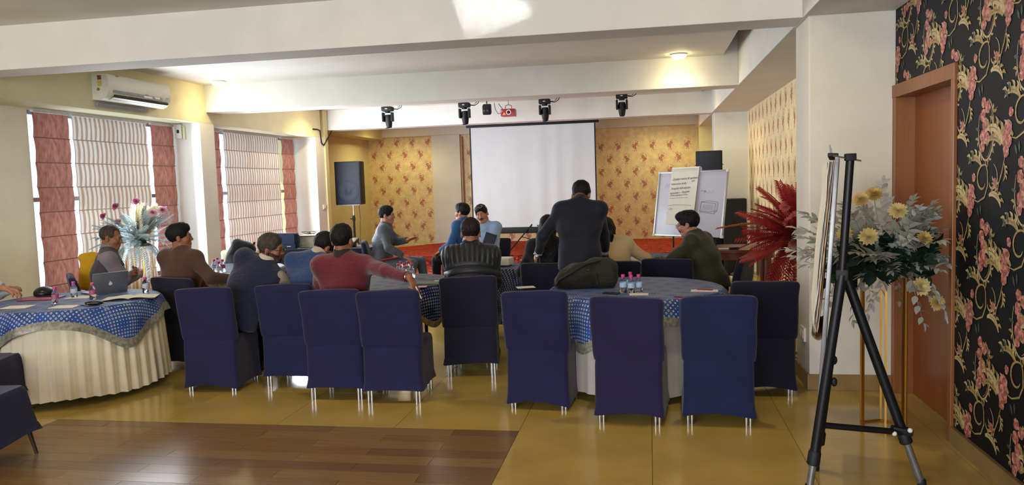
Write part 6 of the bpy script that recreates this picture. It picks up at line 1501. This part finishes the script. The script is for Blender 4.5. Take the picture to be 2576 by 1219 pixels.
# board: thin, silver edged, leaning
b_top, b_bot = e_(2106, 398), e_(2062, 1003); bz_ = (b_top - b_bot); bh = bz_.length; bz_.normalize(); by_ = av; bx_ = by_.cross(bz_).normalized(); by_ = bz_.cross(bx_)
BM = Matrix(((bx_.x, by_.x, bz_.x), (bx_.y, by_.y, bz_.y), (bx_.z, by_.z, bz_.z)))
mid = (b_top + b_bot) / 2; MB().box(L_(mid + av * .30), (.010, .62, bh - .03), BM).build('board', white_pl, t)
for o_ in (-.005, .61): MB().box(L_(mid + av * o_), (.022, .02, bh), BM, bev=.005).build('edge_rail', sil, t)
for o_ in (bh / 2 - .005, -bh / 2 + .005): MB().box(L_(mid + av * .30 + bz_ * o_), (.022, .62, .02), BM, bev=.005).build('edge_rail', sil, t)
pc = b_top + bz_ * .012
MB().box(L_(pc + av * .3 - bx_ * .02), (.05, .62, .018), BM, bev=.005).build('paper_clamp', black_mt, t)
for o_ in (.04, .56): MB().tube([L_(pc + av * o_ - bx_ * .03), L_(pc + av * o_ - bx_ * .035 + Vector((0, 0, .055)))], .003, 6).build('hook_pin', chrome, t)
MB().tube([L_(pc + near - bx_ * .02), L_(top + near + Vector((.05, 0, -.02)))], .005, 6).build('cross_pin', chrome, t)
# the paper pad: sheets folded over and hanging on the near side, their ends curling
tp = thing('flip_chart_pad', 'thick worn flip-chart pad clamped on the foreground easel', 'flip chart', tuple(off)); rr = random.Random(8)
sheet_ms = [padm, mat('flip_paper_warm', '#c9a478', .8, var=.1), mat('flip_paper_grey', '#a9a6a0', .8, var=.08), mat('flip_paper_rust', '#9c6a48', .8, var=.12)]
ctr = [(2104, 402), (2093, 470), (2084, 560), (2076, 640), (2068, 720), (2062, 790), (2058, 830), (2056, 848)]; lft = [(2080, 408), (2078, 440), (2077, 500), (2070, 570), (2062, 650), (2054, 730), (2046, 790), (2048, 838)]
NS = 15
for k in range(NS):
    f0, f1 = k / NS, (k + .86) / NS; mb = MB(); ln = 1.0 - .05 * abs(math.sin(k * 1.7)) - (.06 if f0 > .7 else 0)
    def at_(v, f):
        s_ = min(6.999, v * 7 * ln); i = int(s_); q = s_ - i; a = Vector((*lft[i], 0)).lerp(Vector((*lft[i + 1], 0)), q); b = Vector((*ctr[i], 0)).lerp(Vector((*ctr[i + 1], 0)), q); p = a.lerp(b, f); return e_(p.x, p.y)
    vs = []; n_ = 22
    for j in range(n_):
        v = j / (n_ - 1); wob = bx_ * .004 * math.sin(9 * v + k); far_ = av * .60 - (bx_ * .035 if k == 0 else Vector()); p0, p1 = at_(v, f0) + wob, at_(v, f1) + wob
        vs += [L_(p0 + far_), L_(p0), L_(p1), L_(p1 + av * .60)]
    mb.add(vs, [(4 * j + c, 4 * j + c + 1, 4 * j + c + 5, 4 * j + c + 4) for j in range(n_ - 1) for c in range(3)])
    mb.build('sheet', sheet_ms[0 if f0 < .25 else (1, 2, 0, 3, 1)[k % 5]], tp, False)
for k, r_ in enumerate((.016, .023, .030)):
    c0 = e_(2057, 836); mb = MB(); mb.grid(lambda u, v: L_(c0 + bx_ * (r_ * math.cos(PI * (1 + v * 1.1))) + bz_ * (-r_ * 1.3 * math.sin(PI * v) ) + av * .6 * u), 4, 10).build('curled_sheet', sheet_ms[(3, 1, 0)[k]], tp, True)
